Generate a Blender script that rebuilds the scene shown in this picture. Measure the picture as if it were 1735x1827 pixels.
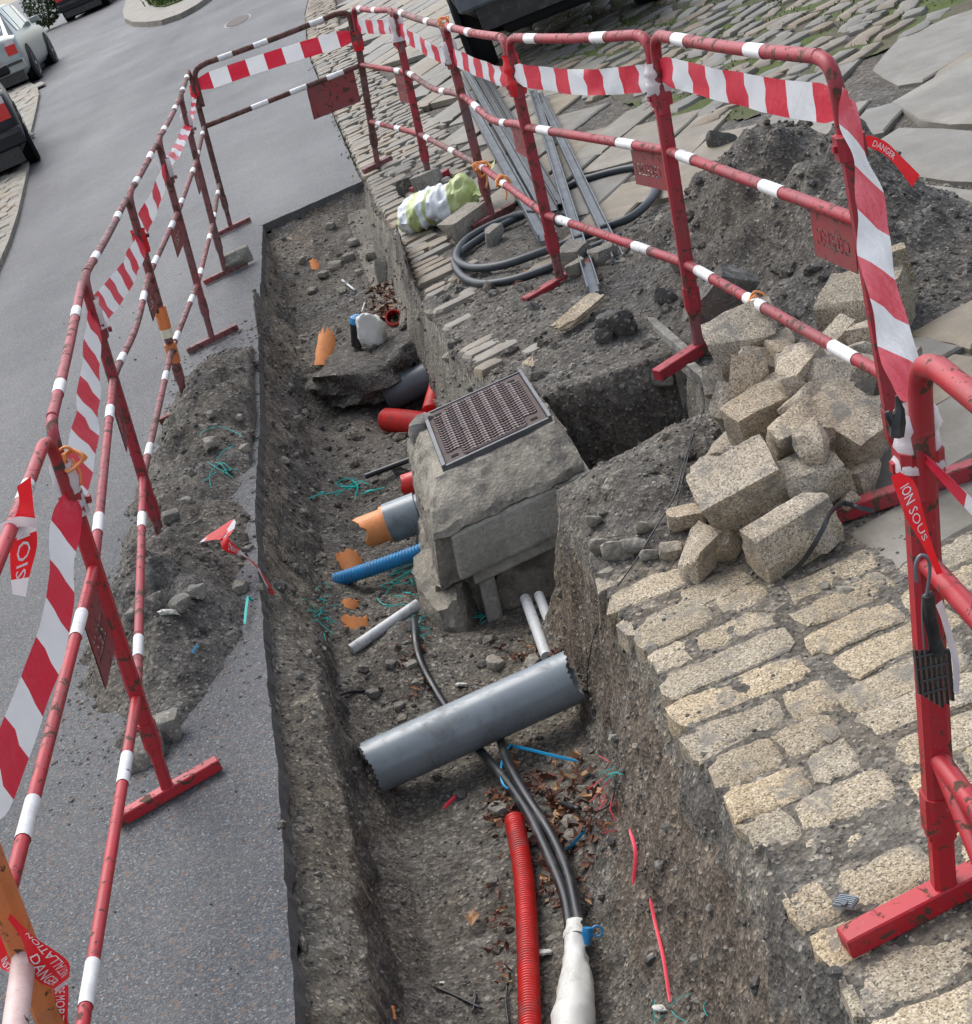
import bpy, math, random
import numpy as np

# ------------------------------------------------------------------ camera, sky, sun, exposure
for o in list(bpy.data.objects): bpy.data.objects.remove(o)
SC = bpy.context.scene
COL = SC.collection
PW, PH, FPX = 1735., 1827., 2845.          # size and focal length of the photograph in its own pixels
PITCH, ROLL, CAMH = .396, -.215, 1.868     # camera pitched down, rolled, metres above the ground
SLOPE = .169                                # the street climbs to the right
_f = np.array([0, math.cos(PITCH), -math.sin(PITCH)]); _r = np.array([1., 0, 0]); _u = np.cross(_r, _f)
CF = _f; CR = math.cos(ROLL)*_r + math.sin(ROLL)*_u; CU = -math.sin(ROLL)*_r + math.cos(ROLL)*_u
CAM = np.array([0, 0, CAMH])
from mathutils import Matrix, Vector
cd = bpy.data.cameras.new('camera'); cam = bpy.data.objects.new('camera', cd); COL.objects.link(cam)
cd.sensor_fit = 'HORIZONTAL'; cd.sensor_width = 36.; cd.lens = 36.*FPX/PW; cd.clip_start = .05; cd.clip_end = 2000
cam.matrix_world = Matrix(((CR[0], CU[0], -CF[0], CAM[0]), (CR[1], CU[1], -CF[1], CAM[1]), (CR[2], CU[2], -CF[2], CAM[2]), (0, 0, 0, 1)))
SC.camera = cam
SUN_EL, SUN_AZ = math.radians(52), math.radians(-35)     # azimuth measured from +y towards +x
wd = bpy.data.worlds.new('World'); SC.world = wd; wd.use_nodes = True
nt = wd.node_tree; nt.nodes.clear()
sky = nt.nodes.new('ShaderNodeTexSky'); sky.sky_type = 'NISHITA'; sky.sun_disc = False
sky.sun_elevation = SUN_EL; sky.sun_rotation = SUN_AZ; sky.air_density = 1.; sky.dust_density = 2.; sky.ozone_density = 1.
hs = nt.nodes.new('ShaderNodeHueSaturation'); hs.inputs['Saturation'].default_value = .5   # overcast: a paler sky
bgd = nt.nodes.new('ShaderNodeBackground'); bgd.inputs['Strength'].default_value = .145
wo = nt.nodes.new('ShaderNodeOutputWorld')
nt.links.new(sky.outputs[0], hs.inputs['Color']); nt.links.new(hs.outputs[0], bgd.inputs['Color']); nt.links.new(bgd.outputs[0], wo.inputs[0])
sl = bpy.data.lights.new('sun', 'SUN'); sl.energy = 1.15; sl.angle = math.radians(42); sl.color = (1, .975, .94)
so = bpy.data.objects.new('sun', sl); COL.objects.link(so)
sd = Vector((math.sin(SUN_AZ)*math.cos(SUN_EL), math.cos(SUN_AZ)*math.cos(SUN_EL), math.sin(SUN_EL)))
so.rotation_euler = sd.to_track_quat('Z', 'Y').to_euler()
SC.view_settings.view_transform = 'Standard'; SC.view_settings.look = 'None'
SC.view_settings.exposure = .92; SC.view_settings.gamma = 1.0; SC.view_settings.use_curve_mapping = False
SC.render.engine = 'CYCLES'; SC.cycles.max_bounces = 5; SC.cycles.use_denoising = True

# ------------------------------------------------------------------ noise
def _hash(ix, iy, iz, s):
    with np.errstate(over='ignore'):
        n = (ix.astype(np.uint32)*np.uint32(374761393) + iy.astype(np.uint32)*np.uint32(668265263) + iz.astype(np.uint32)*np.uint32(2246822519) + np.uint32((s*3266489917) & 0xffffffff))
        n = (n ^ (n >> np.uint32(13)))*np.uint32(1274126177); n = n ^ (n >> np.uint32(16)); n = n*np.uint32(2654435761); n ^= n >> np.uint32(15)
    return n.astype(np.float64)/4294967295.
def vn(P, s=0):
    P = np.asarray(P, float); i = np.floor(P).astype(np.int64); f = P-i; f = f*f*(3-2*f)
    r = 0
    for a in (0, 1):
        for b in (0, 1):
            for c in (0, 1):
                w = (f[..., 0] if a else 1-f[..., 0])*(f[..., 1] if b else 1-f[..., 1])*(f[..., 2] if c else 1-f[..., 2])
                r = r + w*_hash(i[..., 0]+a, i[..., 1]+b, i[..., 2]+c, s)
    return r*2-1
def fbm(P, s=0, o=3):
    P = np.asarray(P, float); r = 0; k = 1.; t = 0
    for q in range(o):
        r = r + k*vn(P*(2.03**q)+17.3*q, s+q); t += k; k *= .52
    return r/t
def f2(x, y, freq, s=0, o=3):
    return fbm(np.stack([x*freq, y*freq, np.zeros_like(x)], -1), s, o)

# ------------------------------------------------------------------ the lie of the land
def rise(y):
    y = np.asarray(y, float); t = np.clip(y-8, 0, 6)
    return .0017*t*t + .02*np.clip(y-14, 0, 60)
def G(x, y): return SLOPE*np.asarray(x, float) + rise(y)        # the undisturbed street surface
LY = [0, 1, 2.45, 2.86, 3.48, 3.96, 4.79, 5.31, 6.28, 7.63, 9.14, 10.36, 12]
LX = [-.42, -.47, -.56, -.59, -.64, -.69, -.76, -.80, -.83, -.91, -.97, -1.02, -1.05]
RY = [0, 1, 1.95, 2.2, 2.41, 2.65, 2.86, 3.09, 3.32, 3.59, 3.84, 4.24, 4.48, 4.7, 5.1, 5.3, 5.88, 6.51, 7.42, 8.32, 9.57, 10.5, 12]
RX = [.55, .48, .40, .38, .37, .34, .32, .31, .30, .26, .25, .21, .22, .40, .40, .24, .05, -.02, -.10, -.14, -.26, -.32, -.36]
def xL(y): return np.interp(y, LY, LX)
def xR(y): return np.interp(y, RY, RX)
def yF(x): return 10.40+(np.asarray(x)+1.02)*.16
BUMPS = [  # x, y, rx, ry, height: spoil heaped beside the trench
    (-1.04, 7.15, .24, .45, .165), (-.93, 6.4, .18, .5, .15), (-1.16, 6.5, .19, .45, .14), (-1.10, 5.75, .27, .5, .165), (-1.04, 4.95, .27, .45, .175), (-1.14, 4.5, .2, .36, .165), (-.94, 4.3, .17, .32, .155), (-1.02, 3.85, .15, .24, .105),
    (1.42, 5.75, .29, .58, .32), (1.18, 6.2, .28, .48, .23), (1.62, 5.4, .2, .4, .16), (1.05, 5.75, .2, .35, .10), (1.35, 5.1, .3, .3, .07),
    (.48, 4.12, .17, .28, .09), (.64, 4.36, .16, .18, .08), (.36, 4.28, .10, .2, .05), (.55, 6.2, .35, .5, .04), (.25, 6.6, .2, .6, .03), (.9, 6.6, .15, .3, .05)]
def smooth(a, b, v):
    t = np.clip((v-a)/(b-a), 0, 1); return t*t*(3-2*t)
def H(x, y, fine=True):
    """Height of the dug soil above the undisturbed street."""
    x = np.asarray(x, float); y = np.asarray(y, float)
    jl = .006*f2(x, y, 6, 3) ; jr = .028*f2(x, y, 5, 4)+.008*f2(x, y, 17, 41)
    dl = x-xL(y)+jl; dr = xR(y)-x+jr; df = yF(x)-y+.03*f2(x, y, 5, 5)
    near = smooth(5.0, 4.2, y)
    floor = np.interp(y, [0, 2.6, 3.4, 4.5, 5.2, 6.0, 6.6, 7.5, 9, 10.2, 10.6], [-.52, -.5, -.5, -.54, -.55, -.5, -.44, -.42, -.32, -.22, -.15])
    zl = near*np.interp(dl, [0, .008, .06, .13, .165, .25, .5], [-.05, -.10, -.13, -.21, -.42, -.50, -.54]) + (1-near)*np.interp(dl, [0, .008, .05, .16, .3, .6], [-.035, -.065, -.19, -.38, -.49, -.58])
    nr = smooth(4.55, 4.2, y); st = smooth(3.3, 3.75, y)
    zr = nr*((1-st)*np.interp(dr, [0, .02, .08, .16, .25, .36], [-.015, -.05, -.19, -.36, -.47, -.56])+st*np.interp(dr, [0, .015, .035, .07, .13], [-.015, -.07, -.30, -.46, -.58])) + (1-nr)*np.interp(dr, [0, .02, .06, .13, .3], [-.01, -.10, -.33, -.46, -.6])
    zf = np.interp(df, [0, .012, .12, .6, 1.6, 2.5], [-.03, -.05, -.10, -.23, -.42, -.6])
    zi = np.maximum(np.maximum(floor, zl), np.maximum(zr, zf))
    # the soil shelf half way along and the hole under it, the loose fill below the chamber
    shelf = smooth(7.25, 7.5, y+.55*(x+.32))*smooth(8.6, 8.1, y)*smooth(-.02, -.14, x)
    zi = zi+shelf*.16
    hole = np.exp(-((x+.20)/.17)**2-((y-7.15)/.33)**2); zi = zi-.24*hole*smooth(.02, .12, dr)
    zi = zi+.12*np.exp(-((x+.34)/.16)**2-((y-4.75)/.35)**2)+.05*np.exp(-((x+.05)/.2)**2-((y-4.55)/.25)**2)
    zi = zi+.15*np.exp(-((x+.53)/.075)**2-((y-3.92)/.13)**2)*smooth(0, .04, dl)   # soil over the left end of the grey pipe
    inside = np.minimum(np.minimum(dl, dr), df)
    # undisturbed side
    left = smooth(0, -.2, x-(xL(y)+xR(y))*.5)
    out = np.where(left > .5, -.085, -.02)
    sett = (x > xR(y)) & (y < 4.05) & (x > .1); out = np.where(sett, -.0035, out)
    out = np.where((y > 7.4) & (left <= .5) & (x > xR(y)+.02), -.012, out)
    p = np.zeros_like(x); lump = f2(x, y, 9, 9, 3); big = f2(x, y, 3.3, 8, 2)
    for bx, by, rx, ry, h in BUMPS:
        p = np.maximum(p, 0)+h*np.exp(-((x-bx)/rx)**2-((y-by)/ry)**2)*(1+.35*lump+.25*big)
    cut = smooth(0, .03, -inside)
    out = out+p*np.maximum(cut, 0)
    z = np.where(inside > 0, zi, out)
    # side pit behind the chamber, running to the right
    q = np.minimum(np.minimum(x-.05, .80-x+.03*f2(x, y, 8, 12)), np.minimum(y-(4.48+.34*np.clip(x-.28, 0, 1)), 5.30-y-.10*np.clip(x-.3, 0, 1)+.03*f2(x, y, 7, 13)))
    zp = np.interp(q, [0, .015, .04, .08, .2], [-.02, -.10, -.32, -.50, -.60])
    z = np.where(q > 0, np.minimum(z, zp), z)
    if fine:
        amp = np.where(inside > 0, 1., np.where(p > .05, 1.1, np.where(sett, .45, .55)))*np.where((left > .5) & (inside <= 0) & (p < .04), 0, 1)
        z = z+amp*(.017*f2(x, y, 6, 21, 3)+.008*f2(x, y, 26, 22, 3)+.004*np.abs(f2(x, y, 70, 23, 2)))
    return z
def ray(px, py): return CF*FPX+CR*(px-PW/2)-CU*(py-PH/2)
def at(px, py, z=0.):
    """Point a height z above the street seen in the photograph at (px, py); returns x, y, z above the street."""
    d = ray(px, py); r = 0.
    for _ in range(40):
        t = (z+r-CAMH)/(d[2]-SLOPE*d[0]); P = CAM+d*t; r = .5*r+.5*float(rise(P[1]))
    return np.array([P[0], P[1], z])
def dep(px, py, Y):
    d = ray(px, py); P = CAM+d*(Y/d[1]); return np.array([P[0], P[1], P[2]-float(G(P[0], P[1]))])
_gx = np.linspace(-1.6, 2.4, 267); _gy = np.linspace(1.3, 11.3, 501); _HG = H(*np.meshgrid(_gx, _gy), False)
def Hq(x, y):
    u = np.clip((x-_gx[0])/(_gx[1]-_gx[0]), 0, 265.999); v = np.clip((y-_gy[0])/(_gy[1]-_gy[0]), 0, 499.999); i = u.astype(int); j = v.astype(int); a = u-i; b = v-j
    return (_HG[j, i]*(1-a)+_HG[j, i+1]*a)*(1-b)+(_HG[j+1, i]*(1-a)+_HG[j+1, i+1]*a)*b
def hit(px, py, up=0.):
    """Where that line of sight meets the dug ground."""
    d = ray(px, py); a = at(px, py, .4)[1]; b = at(px, py, -.8)[1]
    Y = np.linspace(a, b, 300); X = d[0]/d[1]*Y; Z = CAMH+d[2]/d[1]*Y-G(X, Y); h = Hq(X, Y)
    k = np.argmax(Z < h); 
    return np.array([X[k], Y[k], h[k]+up])
def W(p):
    p = np.asarray(p, float)
    if p.ndim == 1: return np.array([p[0], p[1], p[2]+float(G(p[0], p[1]))])
    q = p.copy(); q[:, 2] += G(p[:, 0], p[:, 1]); return q
def mpp(p): return float((W(p)-CAM)@CF)/FPX          # metres per photograph pixel at a place

# ------------------------------------------------------------------ mesh helpers
def unit(v): v = np.asarray(v, float); return v/(np.linalg.norm(v)+1e-12)
def catmull(P, n=6):
    P = np.asarray(P, float)
    if len(P) < 3: return np.array([P[0]+(P[-1]-P[0])*t for t in np.linspace(0, 1, n+1)])
    Q = np.vstack([2*P[0]-P[1], P, 2*P[-1]-P[-2]]); out = []
    for i in range(1, len(Q)-2):
        for t in np.linspace(0, 1, n, endpoint=False):
            a, b, c, d = Q[i-1], Q[i], Q[i+1], Q[i+2]
            out.append(.5*((2*b)+(c-a)*t+(2*a-5*b+4*c-d)*t*t+(-a+3*b-3*c+d)*t**3))
    out.append(P[-1]); return np.array(out)
def frames(P):
    T = np.gradient(P, axis=0); T = np.array([unit(t) for t in T]); N = []
    n = np.cross(T[0], [0, 0, 1.]); n = unit(n) if np.linalg.norm(n) > 1e-3 else np.array([1., 0, 0])
    for t in T:
        n = unit(n-t*(n@t)); N.append(n)
    N = np.array(N); return T, N, np.cross(T, N)
def tube(P, r, k=10, caps=True, prof=None):
    P = np.asarray(P, float); T, N, B = frames(P); n = len(P); r = np.broadcast_to(np.asarray(r, float), (n,))
    if prof is None:
        a = np.arange(k)*2*math.pi/k; prof = np.stack([np.cos(a), np.sin(a)], 1)
    k = len(prof)
    V = (P[:, None]+r[:, None, None]*(N[:, None]*prof[None, :, :1]+B[:, None]*prof[None, :, 1:])).reshape(-1, 3)
    F = [(i*k+j, i*k+(j+1) % k, (i+1)*k+(j+1) % k, (i+1)*k+j) for i in range(n-1) for j in range(k)]
    if caps: F += [tuple(range(k))[::-1], tuple((n-1)*k+j for j in range(k))]
    return V, F
def cat(*ms):
    V = []; F = []; o = 0
    for v, f in ms:
        V.append(np.asarray(v, float)); F += [tuple(i+o for i in q) for q in f]; o += len(v)
    return np.vstack(V), F
def box(c, ax, ay, az, ch=0.):
    c = np.asarray(c, float); ax, ay, az = (np.asarray(v, float) for v in (ax, ay, az))
    if ch <= 0:
        V = [c+sx*ax+sy*ay+sz*az for sz in (-1, 1) for sy in (-1, 1) for sx in (-1, 1)]
        return np.array(V), [(0, 2, 3, 1), (4, 5, 7, 6), (0, 1, 5, 4), (2, 6, 7, 3), (0, 4, 6, 2), (1, 3, 7, 5)]
    la, lb, lc = (np.linalg.norm(v) for v in (ax, ay, az)); V = []; F = []
    fa, fb, fc = 1-ch/la, 1-ch/lb, 1-ch/lc; idx = {}
    for sx in (-1, 1):
        for sy in (-1, 1):
            for sz in (-1, 1):
                for m, (i, j, l) in enumerate(((1, fb, fc), (fa, 1, fc), (fa, fb, 1))):
                    idx[sx, sy, sz, m] = len(V); V.append(c+sx*i*ax+sy*j*ay+sz*l*az)
                F.append(tuple(idx[sx, sy, sz, m] for m in ((0, 1, 2) if sx*sy*sz > 0 else (2, 1, 0))))
    for s in (-1, 1):
        q = [idx[s, a, b, 0] for a, b in ((-1, -1), (1, -1), (1, 1), (-1, 1))]; F.append(tuple(q if s > 0 else q[::-1]))
        q = [idx[a, s, b, 1] for a, b in ((-1, -1), (-1, 1), (1, 1), (1, -1))]; F.append(tuple(q if s > 0 else q[::-1]))
        q = [idx[a, b, s, 2] for a, b in ((-1, -1), (1, -1), (1, 1), (-1, 1))]; F.append(tuple(q if s > 0 else q[::-1]))
    for a in (-1, 1):
        for b in (-1, 1):
            F += [(idx[-1, a, b, 1], idx[1, a, b, 1], idx[1, a, b, 2], idx[-1, a, b, 2]), (idx[a, -1, b, 0], idx[a, 1, b, 0], idx[a, 1, b, 2], idx[a, -1, b, 2]), (idx[a, b, -1, 0], idx[a, b, 1, 0], idx[a, b, 1, 1], idx[a, b, -1, 1])]
    return np.array(V), F
def cubesphere(n):
    V = []; F = []; key = {}
    def vid(p):
        k = tuple(np.round(p, 5))
        if k not in key: key[k] = len(V); V.append(p)
        return key[k]
    for ax in range(3):
        for s in (-1., 1.):
            for i in range(n):
                for j in range(n):
                    q = []
                    for a, b in ((0, 0), (1, 0), (1, 1), (0, 1)):
                        p = [0., 0., 0.]; p[ax] = s; p[(ax+1) % 3] = -1+2*(i+a)/n; p[(ax+2) % 3] = -1+2*(j+b)/n; q.append(vid(p))
                    F.append(tuple(q if s > 0 else q[::-1]))
    return np.array(V), F
_CS = {n: cubesphere(n) for n in (1, 2, 3, 4, 5, 6, 8)}
def rock(c, ax, ay, az, seed=0, n=4, rnd=.35, rough=.10, freq=2.2, cuts=4):
    """An irregular stone: a cube grid pulled towards a sphere, cut by chance planes, roughened."""
    V, F = _CS[n]; S = V/np.linalg.norm(V, axis=1)[:, None]; P = V*(1-rnd)+S*1.18*rnd
    rg = np.random.RandomState(seed)
    for _ in range(cuts):
        d = unit(rg.normal(size=3)); lim = .72+.33*rg.rand(); e = P@d-lim; P = P-np.clip(e, 0, None)[:, None]*d
    P = P*(1+rough*fbm(P*freq+seed*7.7, seed, 3)[:, None]) + rough*.5*np.stack([vn(P*freq*1.3+31*k+seed, k) for k in range(3)], 1)
    return np.asarray(c)+P[:, :1]*np.asarray(ax)+P[:, 1:2]*np.asarray(ay)+P[:, 2:]*np.asarray(az), F

def mkmesh(name, V, F, mats=(), smooth=False, mi=None):
    me = bpy.data.meshes.new(name); V = np.asarray(V, float); me.from_pydata(V.tolist(), [], [list(map(int, f)) for f in F])
    for m in (mats if isinstance(mats, (list, tuple)) else [mats]): me.materials.append(m)
    if mi is not None: me.polygons.foreach_set('material_index', np.asarray(mi, dtype=np.int32))
    if smooth is True: me.polygons.foreach_set('use_smooth', np.ones(len(me.polygons), dtype=bool))
    elif smooth: me.polygons.foreach_set('use_smooth', np.ones(len(me.polygons), dtype=bool)); me.set_sharp_from_angle(angle=math.radians(smooth))
    me.update(); return me
def put(name, me, loc=(0, 0, 0), parent=None):
    o = bpy.data.objects.new(name, me); COL.objects.link(o); o.parent = parent; o.location = loc; return o
def tag(o, label=None, cat_=None, group=None, kind=None):
    if label: o['label'] = label
    if cat_: o['category'] = cat_
    if group: o['group'] = group
    if kind: o['kind'] = kind
    return o
class Thing:
    """An Empty at the base of a thing; parts are meshes given in world coordinates."""
    def __init__(s, name, label, cat_, base, group=None):
        s.base = np.asarray(base, float); s.o = bpy.data.objects.new(name, None); COL.objects.link(s.o); s.o.empty_display_size = .1
        s.o.location = s.base; tag(s.o, label, cat_, group)
    def part(s, name, VF, m, parent=None, smooth=40, mi=None, label=None):
        o = put(name, mkmesh(name, np.asarray(VF[0])-s.base, VF[1], m, smooth, mi), parent=parent or s.o)
        if label: o['label'] = label
        return o
def solo(name, VF, m, label, cat_, group=None, smooth=40, mi=None, kind=None):
    V = np.asarray(VF[0], float); b = V.mean(0); b[2] = V[:, 2].min()
    return tag(put(name, mkmesh(name, V-b, VF[1], m, smooth, mi), b), label, cat_, group, kind)
def structure(name, VF, m, smooth=False, mi=None, kind='structure'):
    return tag(put(name, mkmesh(name, VF[0], VF[1], m, smooth, mi)), kind=kind)

# ------------------------------------------------------------------ materials
def hexa(c): return tuple(c)+(1.,) if len(c) == 3 else c
class Mat:
    def __init__(s, name, rough=.6, spec=.5, metal=0.):
        s.m = bpy.data.materials.new(name); s.m.use_nodes = True; s.t = s.m.node_tree; s.b = s.t.nodes['Principled BSDF']
        s.b.inputs['Roughness'].default_value = rough; s.b.inputs['Metallic'].default_value = metal
        s.b.inputs['Specular IOR Level'].default_value = spec
        g = s.t.nodes.new('ShaderNodeNewGeometry'); s.pos = g.outputs['Position']
    def n(s, t, **k):
        x = s.t.nodes.new(t)
        for a, v in k.items():
            if a in x.inputs: 
                if hasattr(v, 'links') or hasattr(v, 'is_output'): s.t.links.new(v, x.inputs[a])
                else: x.inputs[a].default_value = v
            else: setattr(x, a, v)
        return x
    def link(s, a, b): s.t.links.new(a, b)
    def obj(s): s.pos = s.n('ShaderNodeTexCoord').outputs['Object']; return s
    def stretch(s, v):
        x = s.n('ShaderNodeMapping'); s.link(s.pos, x.inputs['Vector']); x.inputs['Scale'].default_value = v; return x.outputs[0]
    def noise(s, sc, det=4, rough=.55, vec=None, dist=0.):
        x = s.n('ShaderNodeTexNoise'); x.inputs['Scale'].default_value = sc; x.inputs['Detail'].default_value = det; x.inputs['Roughness'].default_value = rough; x.inputs['Distortion'].default_value = dist
        s.link(vec or s.pos, x.inputs['Vector']); return x.outputs['Fac']
    def vor(s, sc, out='Color', feat='F1', vec=None, rnd=1.):
        x = s.n('ShaderNodeTexVoronoi'); x.feature = feat; x.inputs['Scale'].default_value = sc; x.inputs['Randomness'].default_value = rnd
        s.link(vec or s.pos, x.inputs['Vector']); return x.outputs[out]
    def ramp(s, fac, stops, interp='LINEAR'):
        x = s.n('ShaderNodeValToRGB'); x.color_ramp.interpolation = interp; e = x.color_ramp.elements
        while len(e) < len(stops): e.new(.5)
        for q, (p, c) in zip(e, stops): q.position = p; q.color = hexa(c if hasattr(c, '__len__') else (c, c, c))
        s.link(fac, x.inputs[0]); return x.outputs[0]
    def mix(s, fac, a, b, mode='MIX'):
        x = s.n('ShaderNodeMix'); x.data_type = 'RGBA'; x.blend_type = mode
        for v, i in ((fac, 0), (a, 6), (b, 7)):
            if hasattr(v, 'is_output'): s.link(v, x.inputs[i])
            else: x.inputs[i].default_value = v if i == 0 else hexa(v)
        return x.outputs[2]
    def math(s, op, a, b=0.):
        x = s.n('ShaderNodeMath'); x.operation = op
        for v, i in ((a, 0), (b, 1)):
            if hasattr(v, 'is_output'): s.link(v, x.inputs[i])
            else: x.inputs[i].default_value = v
        return x.outputs[0]
    def sep(s, c): x = s.n('ShaderNodeSeparateColor'); s.link(c, x.inputs[0]); return x.outputs
    def color(s, c):
        if hasattr(c, 'is_output'): s.link(c, s.b.inputs['Base Color'])
        else: s.b.inputs['Base Color'].default_value = hexa(c)
        return s
    def rough(s, v):
        if hasattr(v, 'is_output'): s.link(v, s.b.inputs['Roughness'])
        else: s.b.inputs['Roughness'].default_value = v
        return s
    def bump(s, h, st=.3, d=.01):
        x = s.n('ShaderNodeBump'); x.inputs['Strength'].default_value = st; x.inputs['Distance'].default_value = d; s.link(h, x.inputs['Height'])
        if getattr(s, '_lb', None) is not None: s.link(s._lb, x.inputs['Normal'])
        s._lb = x.outputs[0]; s.link(x.outputs[0], s.b.inputs['Normal']); return s
def plain(name, c, rough=.5, spec=.5, metal=0., var=.12, sc=30, bump=0., mud=0.):
    m = Mat(name, rough, spec, metal); n = m.noise(sc, 4); k = m.mix(n, tuple(v*(1-var*1.6) for v in c), tuple(min(1, v*(1+var*1.6)) for v in c))
    if mud:
        q = m.ramp(m.noise(13, 6, .75, dist=.4), [(.50, 0), (.66, mud)]); k = m.mix(q, k, m.mix(m.noise(90, 3), (.075, .068, .060), (.17, .155, .135))); m.rough(m.mix(q, (rough,)*3, (.9,)*3))
    m.color(k)
    if bump: m.bump(n, bump, .004)
    return m.m
def mat_soil(name='soil', tint=(1., 1., 1.), ag=46):
    m = Mat(name, .88, .3)
    v = m.vor(120); sp = m.sep(v)[0]; v2 = m.sep(m.vor(ag))[0]; big = m.noise(1.6, 5, .6); mid = m.noise(9, 5, .65)
    c = m.ramp(sp, [(0, (.050, .048, .045)), (.45, (.105, .10, .092)), (.8, (.165, .157, .142)), (.93, (.24, .225, .20)), (1, (.46, .43, .38))])
    c2 = m.ramp(v2, [(0, (.055, .052, .049)), (.6, (.12, .114, .105)), (.9, (.18, .17, .152)), (1, (.30, .28, .25))])
    c = m.mix(.45, c, c2)
    c = m.mix(m.ramp(mid, [(.35, 0), (.65, 1)]), c, m.mix(1, c, (.58, .55, .52), 'MULTIPLY'))
    brown = m.ramp(big, [(.40, 0), (.62, 1)]); c = m.mix(m.math('MULTIPLY', brown, .6), c, m.mix(1, c, (1.14, 1.03, .88), 'MULTIPLY'))
    c = m.mix(1, c, tint, 'MULTIPLY'); m.color(c); m.bump(m.noise(70, 6, .7), .7, .012); m.bump(m.vor(120, 'Distance'), .55, .006); m.bump(m.vor(ag, 'Distance'), .4, .010); return m.m
def mat_asphalt():
    m = Mat('asphalt', .5, .15)
    v = m.sep(m.vor(240))[0]; v2 = m.sep(m.vor(110))[1]; big = m.noise(.7, 5, .6)
    c = m.ramp(v, [(0, (.058, .059, .062)), (.5, (.095, .097, .101)), (.82, (.138, .139, .139)), (.95, (.195, .19, .178)), (1, (.33, .315, .295))])
    c = m.mix(m.ramp(v2, [(.88, 0), (.97, .8)]), c, (.20, .13, .095))
    streak = m.noise(1.0, 5, .6, m.stretch((.55, .12, 1)))
    c = m.mix(m.ramp(streak, [(.3, 0), (.7, 1)]), c, m.mix(1, c, (.72, .75, .78), 'MULTIPLY'))
    c = m.mix(m.ramp(m.noise(4.5, 6, .7), [(.48, 0), (.68, .3)]), c, (.15, .142, .13)); c = m.mix(1, c, (.97, .985, 1.01), 'MULTIPLY')
    m.color(c); m.rough(m.ramp(m.mix(.5, big, streak), [(.35, .46), (.65, .66)])); m.bump(m.vor(190, 'Distance'), .45, .004); return m.m
def mat_granite(name='granite', tan=1.):
    m = Mat(name, .78, .35)
    v = m.sep(m.vor(270))[0]; v2 = m.sep(m.vor(330))[1]; big = m.noise(3.2, 4); obj = m.n('ShaderNodeObjectInfo').outputs['Random']
    c = m.ramp(v, [(0, (.15, .125, .09)), (.12, (.27, .225, .158)), (.3, (.38, .318, .222)), (.6, (.49, .415, .30)), (.9, (.60, .525, .405)), (1, (.74, .68, .57))] if .5 < tan < 1.5 else [(0, (.22, .185, .14)), (.12, (.33, .285, .225)), (.3, (.43, .375, .30)), (.6, (.52, .46, .375)), (.9, (.61, .555, .47)), (1, (.74, .69, .61))] if tan > 1.5 else [(0, (.13, .112, .088)), (.12, (.22, .19, .145)), (.3, (.31, .272, .21)), (.6, (.40, .355, .28)), (.9, (.50, .455, .37)), (1, (.64, .60, .52))])
    c = m.mix(m.ramp(v2, [(.90, 0), (.95, .8)]), c, (.08, .07, .06))
    c = m.mix(m.ramp(big, [(.38, 0), (.68, .75)]), c, m.mix(1, c, (.62, .56, .47), 'MULTIPLY'))
    hue = m.ramp(obj, [(0, (1., 1., 1.)), (.25, (.74, .75, .76)), (.45, (1.0, .93, .82)), (.62, (.88, .85, .79)), (.8, (.70, .69, .66)), (1, (1.08, 1.05, 1.0))]); c = m.mix(1, c, hue, 'MULTIPLY')
    dirt = m.noise(11, 6, .7, dist=.5); c = m.mix(m.ramp(dirt, [(.515, 0), (.63, .78)]), c, (.17, .158, .138))
    m.color(c); m.bump(m.noise(120, 5, .7), .5, .006); m.bump(m.noise(22, 5), .5, .012); return m.m
def mat_slate(name, c0, c1, warm, wet=.45, dust=.3):
    m = Mat(name, wet, .5); obj = m.n('ShaderNodeObjectInfo').outputs['Random']; n = m.noise(6, 6, .6); f = m.noise(60, 5, .7); gr = m.noise(5, 5, .6, m.stretch((3, 1, 1)))
    c = m.mix(m.ramp(obj, [(.0, 0), (1, 1)]), c0, c1); c = m.mix(m.ramp(obj, [(.55, 0), (.8, .8)]), c, warm)
    c = m.mix(m.ramp(n, [(.35, 0), (.65, .9)]), c, m.mix(1, c, (.66, .62, .55), 'MULTIPLY')); c = m.mix(m.ramp(f, [(.45, 0), (.75, .5)]), c, m.mix(1, c, (.6, .6, .6), 'MULTIPLY'))
    c = m.mix(m.ramp(m.noise(2.2, 6, .65), [(.5, 0), (.66, dust)]), c, (.13, .125, .115))
    m.color(c); m.bump(f, .35, .005); m.bump(gr, .3, .012); return m.m
def mat_concrete(name='concrete', c=(.30, .285, .255), dirt=.7):
    m = Mat(name, .85, .3); n = m.noise(4, 6, .65); f = m.noise(55, 5, .75); sp = m.sep(m.vor(110))[0]
    col = m.mix(m.ramp(n, [(.32, 0), (.68, 1)]), c, tuple(v*.62 for v in c)); col = m.mix(m.ramp(f, [(.4, 0), (.75, .6)]), col, tuple(v*.45 for v in c))
    col = m.mix(m.ramp(sp, [(.86, 0), (.96, .6)]), col, (.42, .39, .33)); col = m.mix(m.ramp(m.noise(9, 5, .7), [(.5, 0), (.62, dirt)]), col, (.10, .095, .086))
    m.color(col); m.bump(f, .7, .012); m.bump(m.vor(85, 'Distance'), .35, .008); m.bump(n, .3, .02); return m.m
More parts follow.
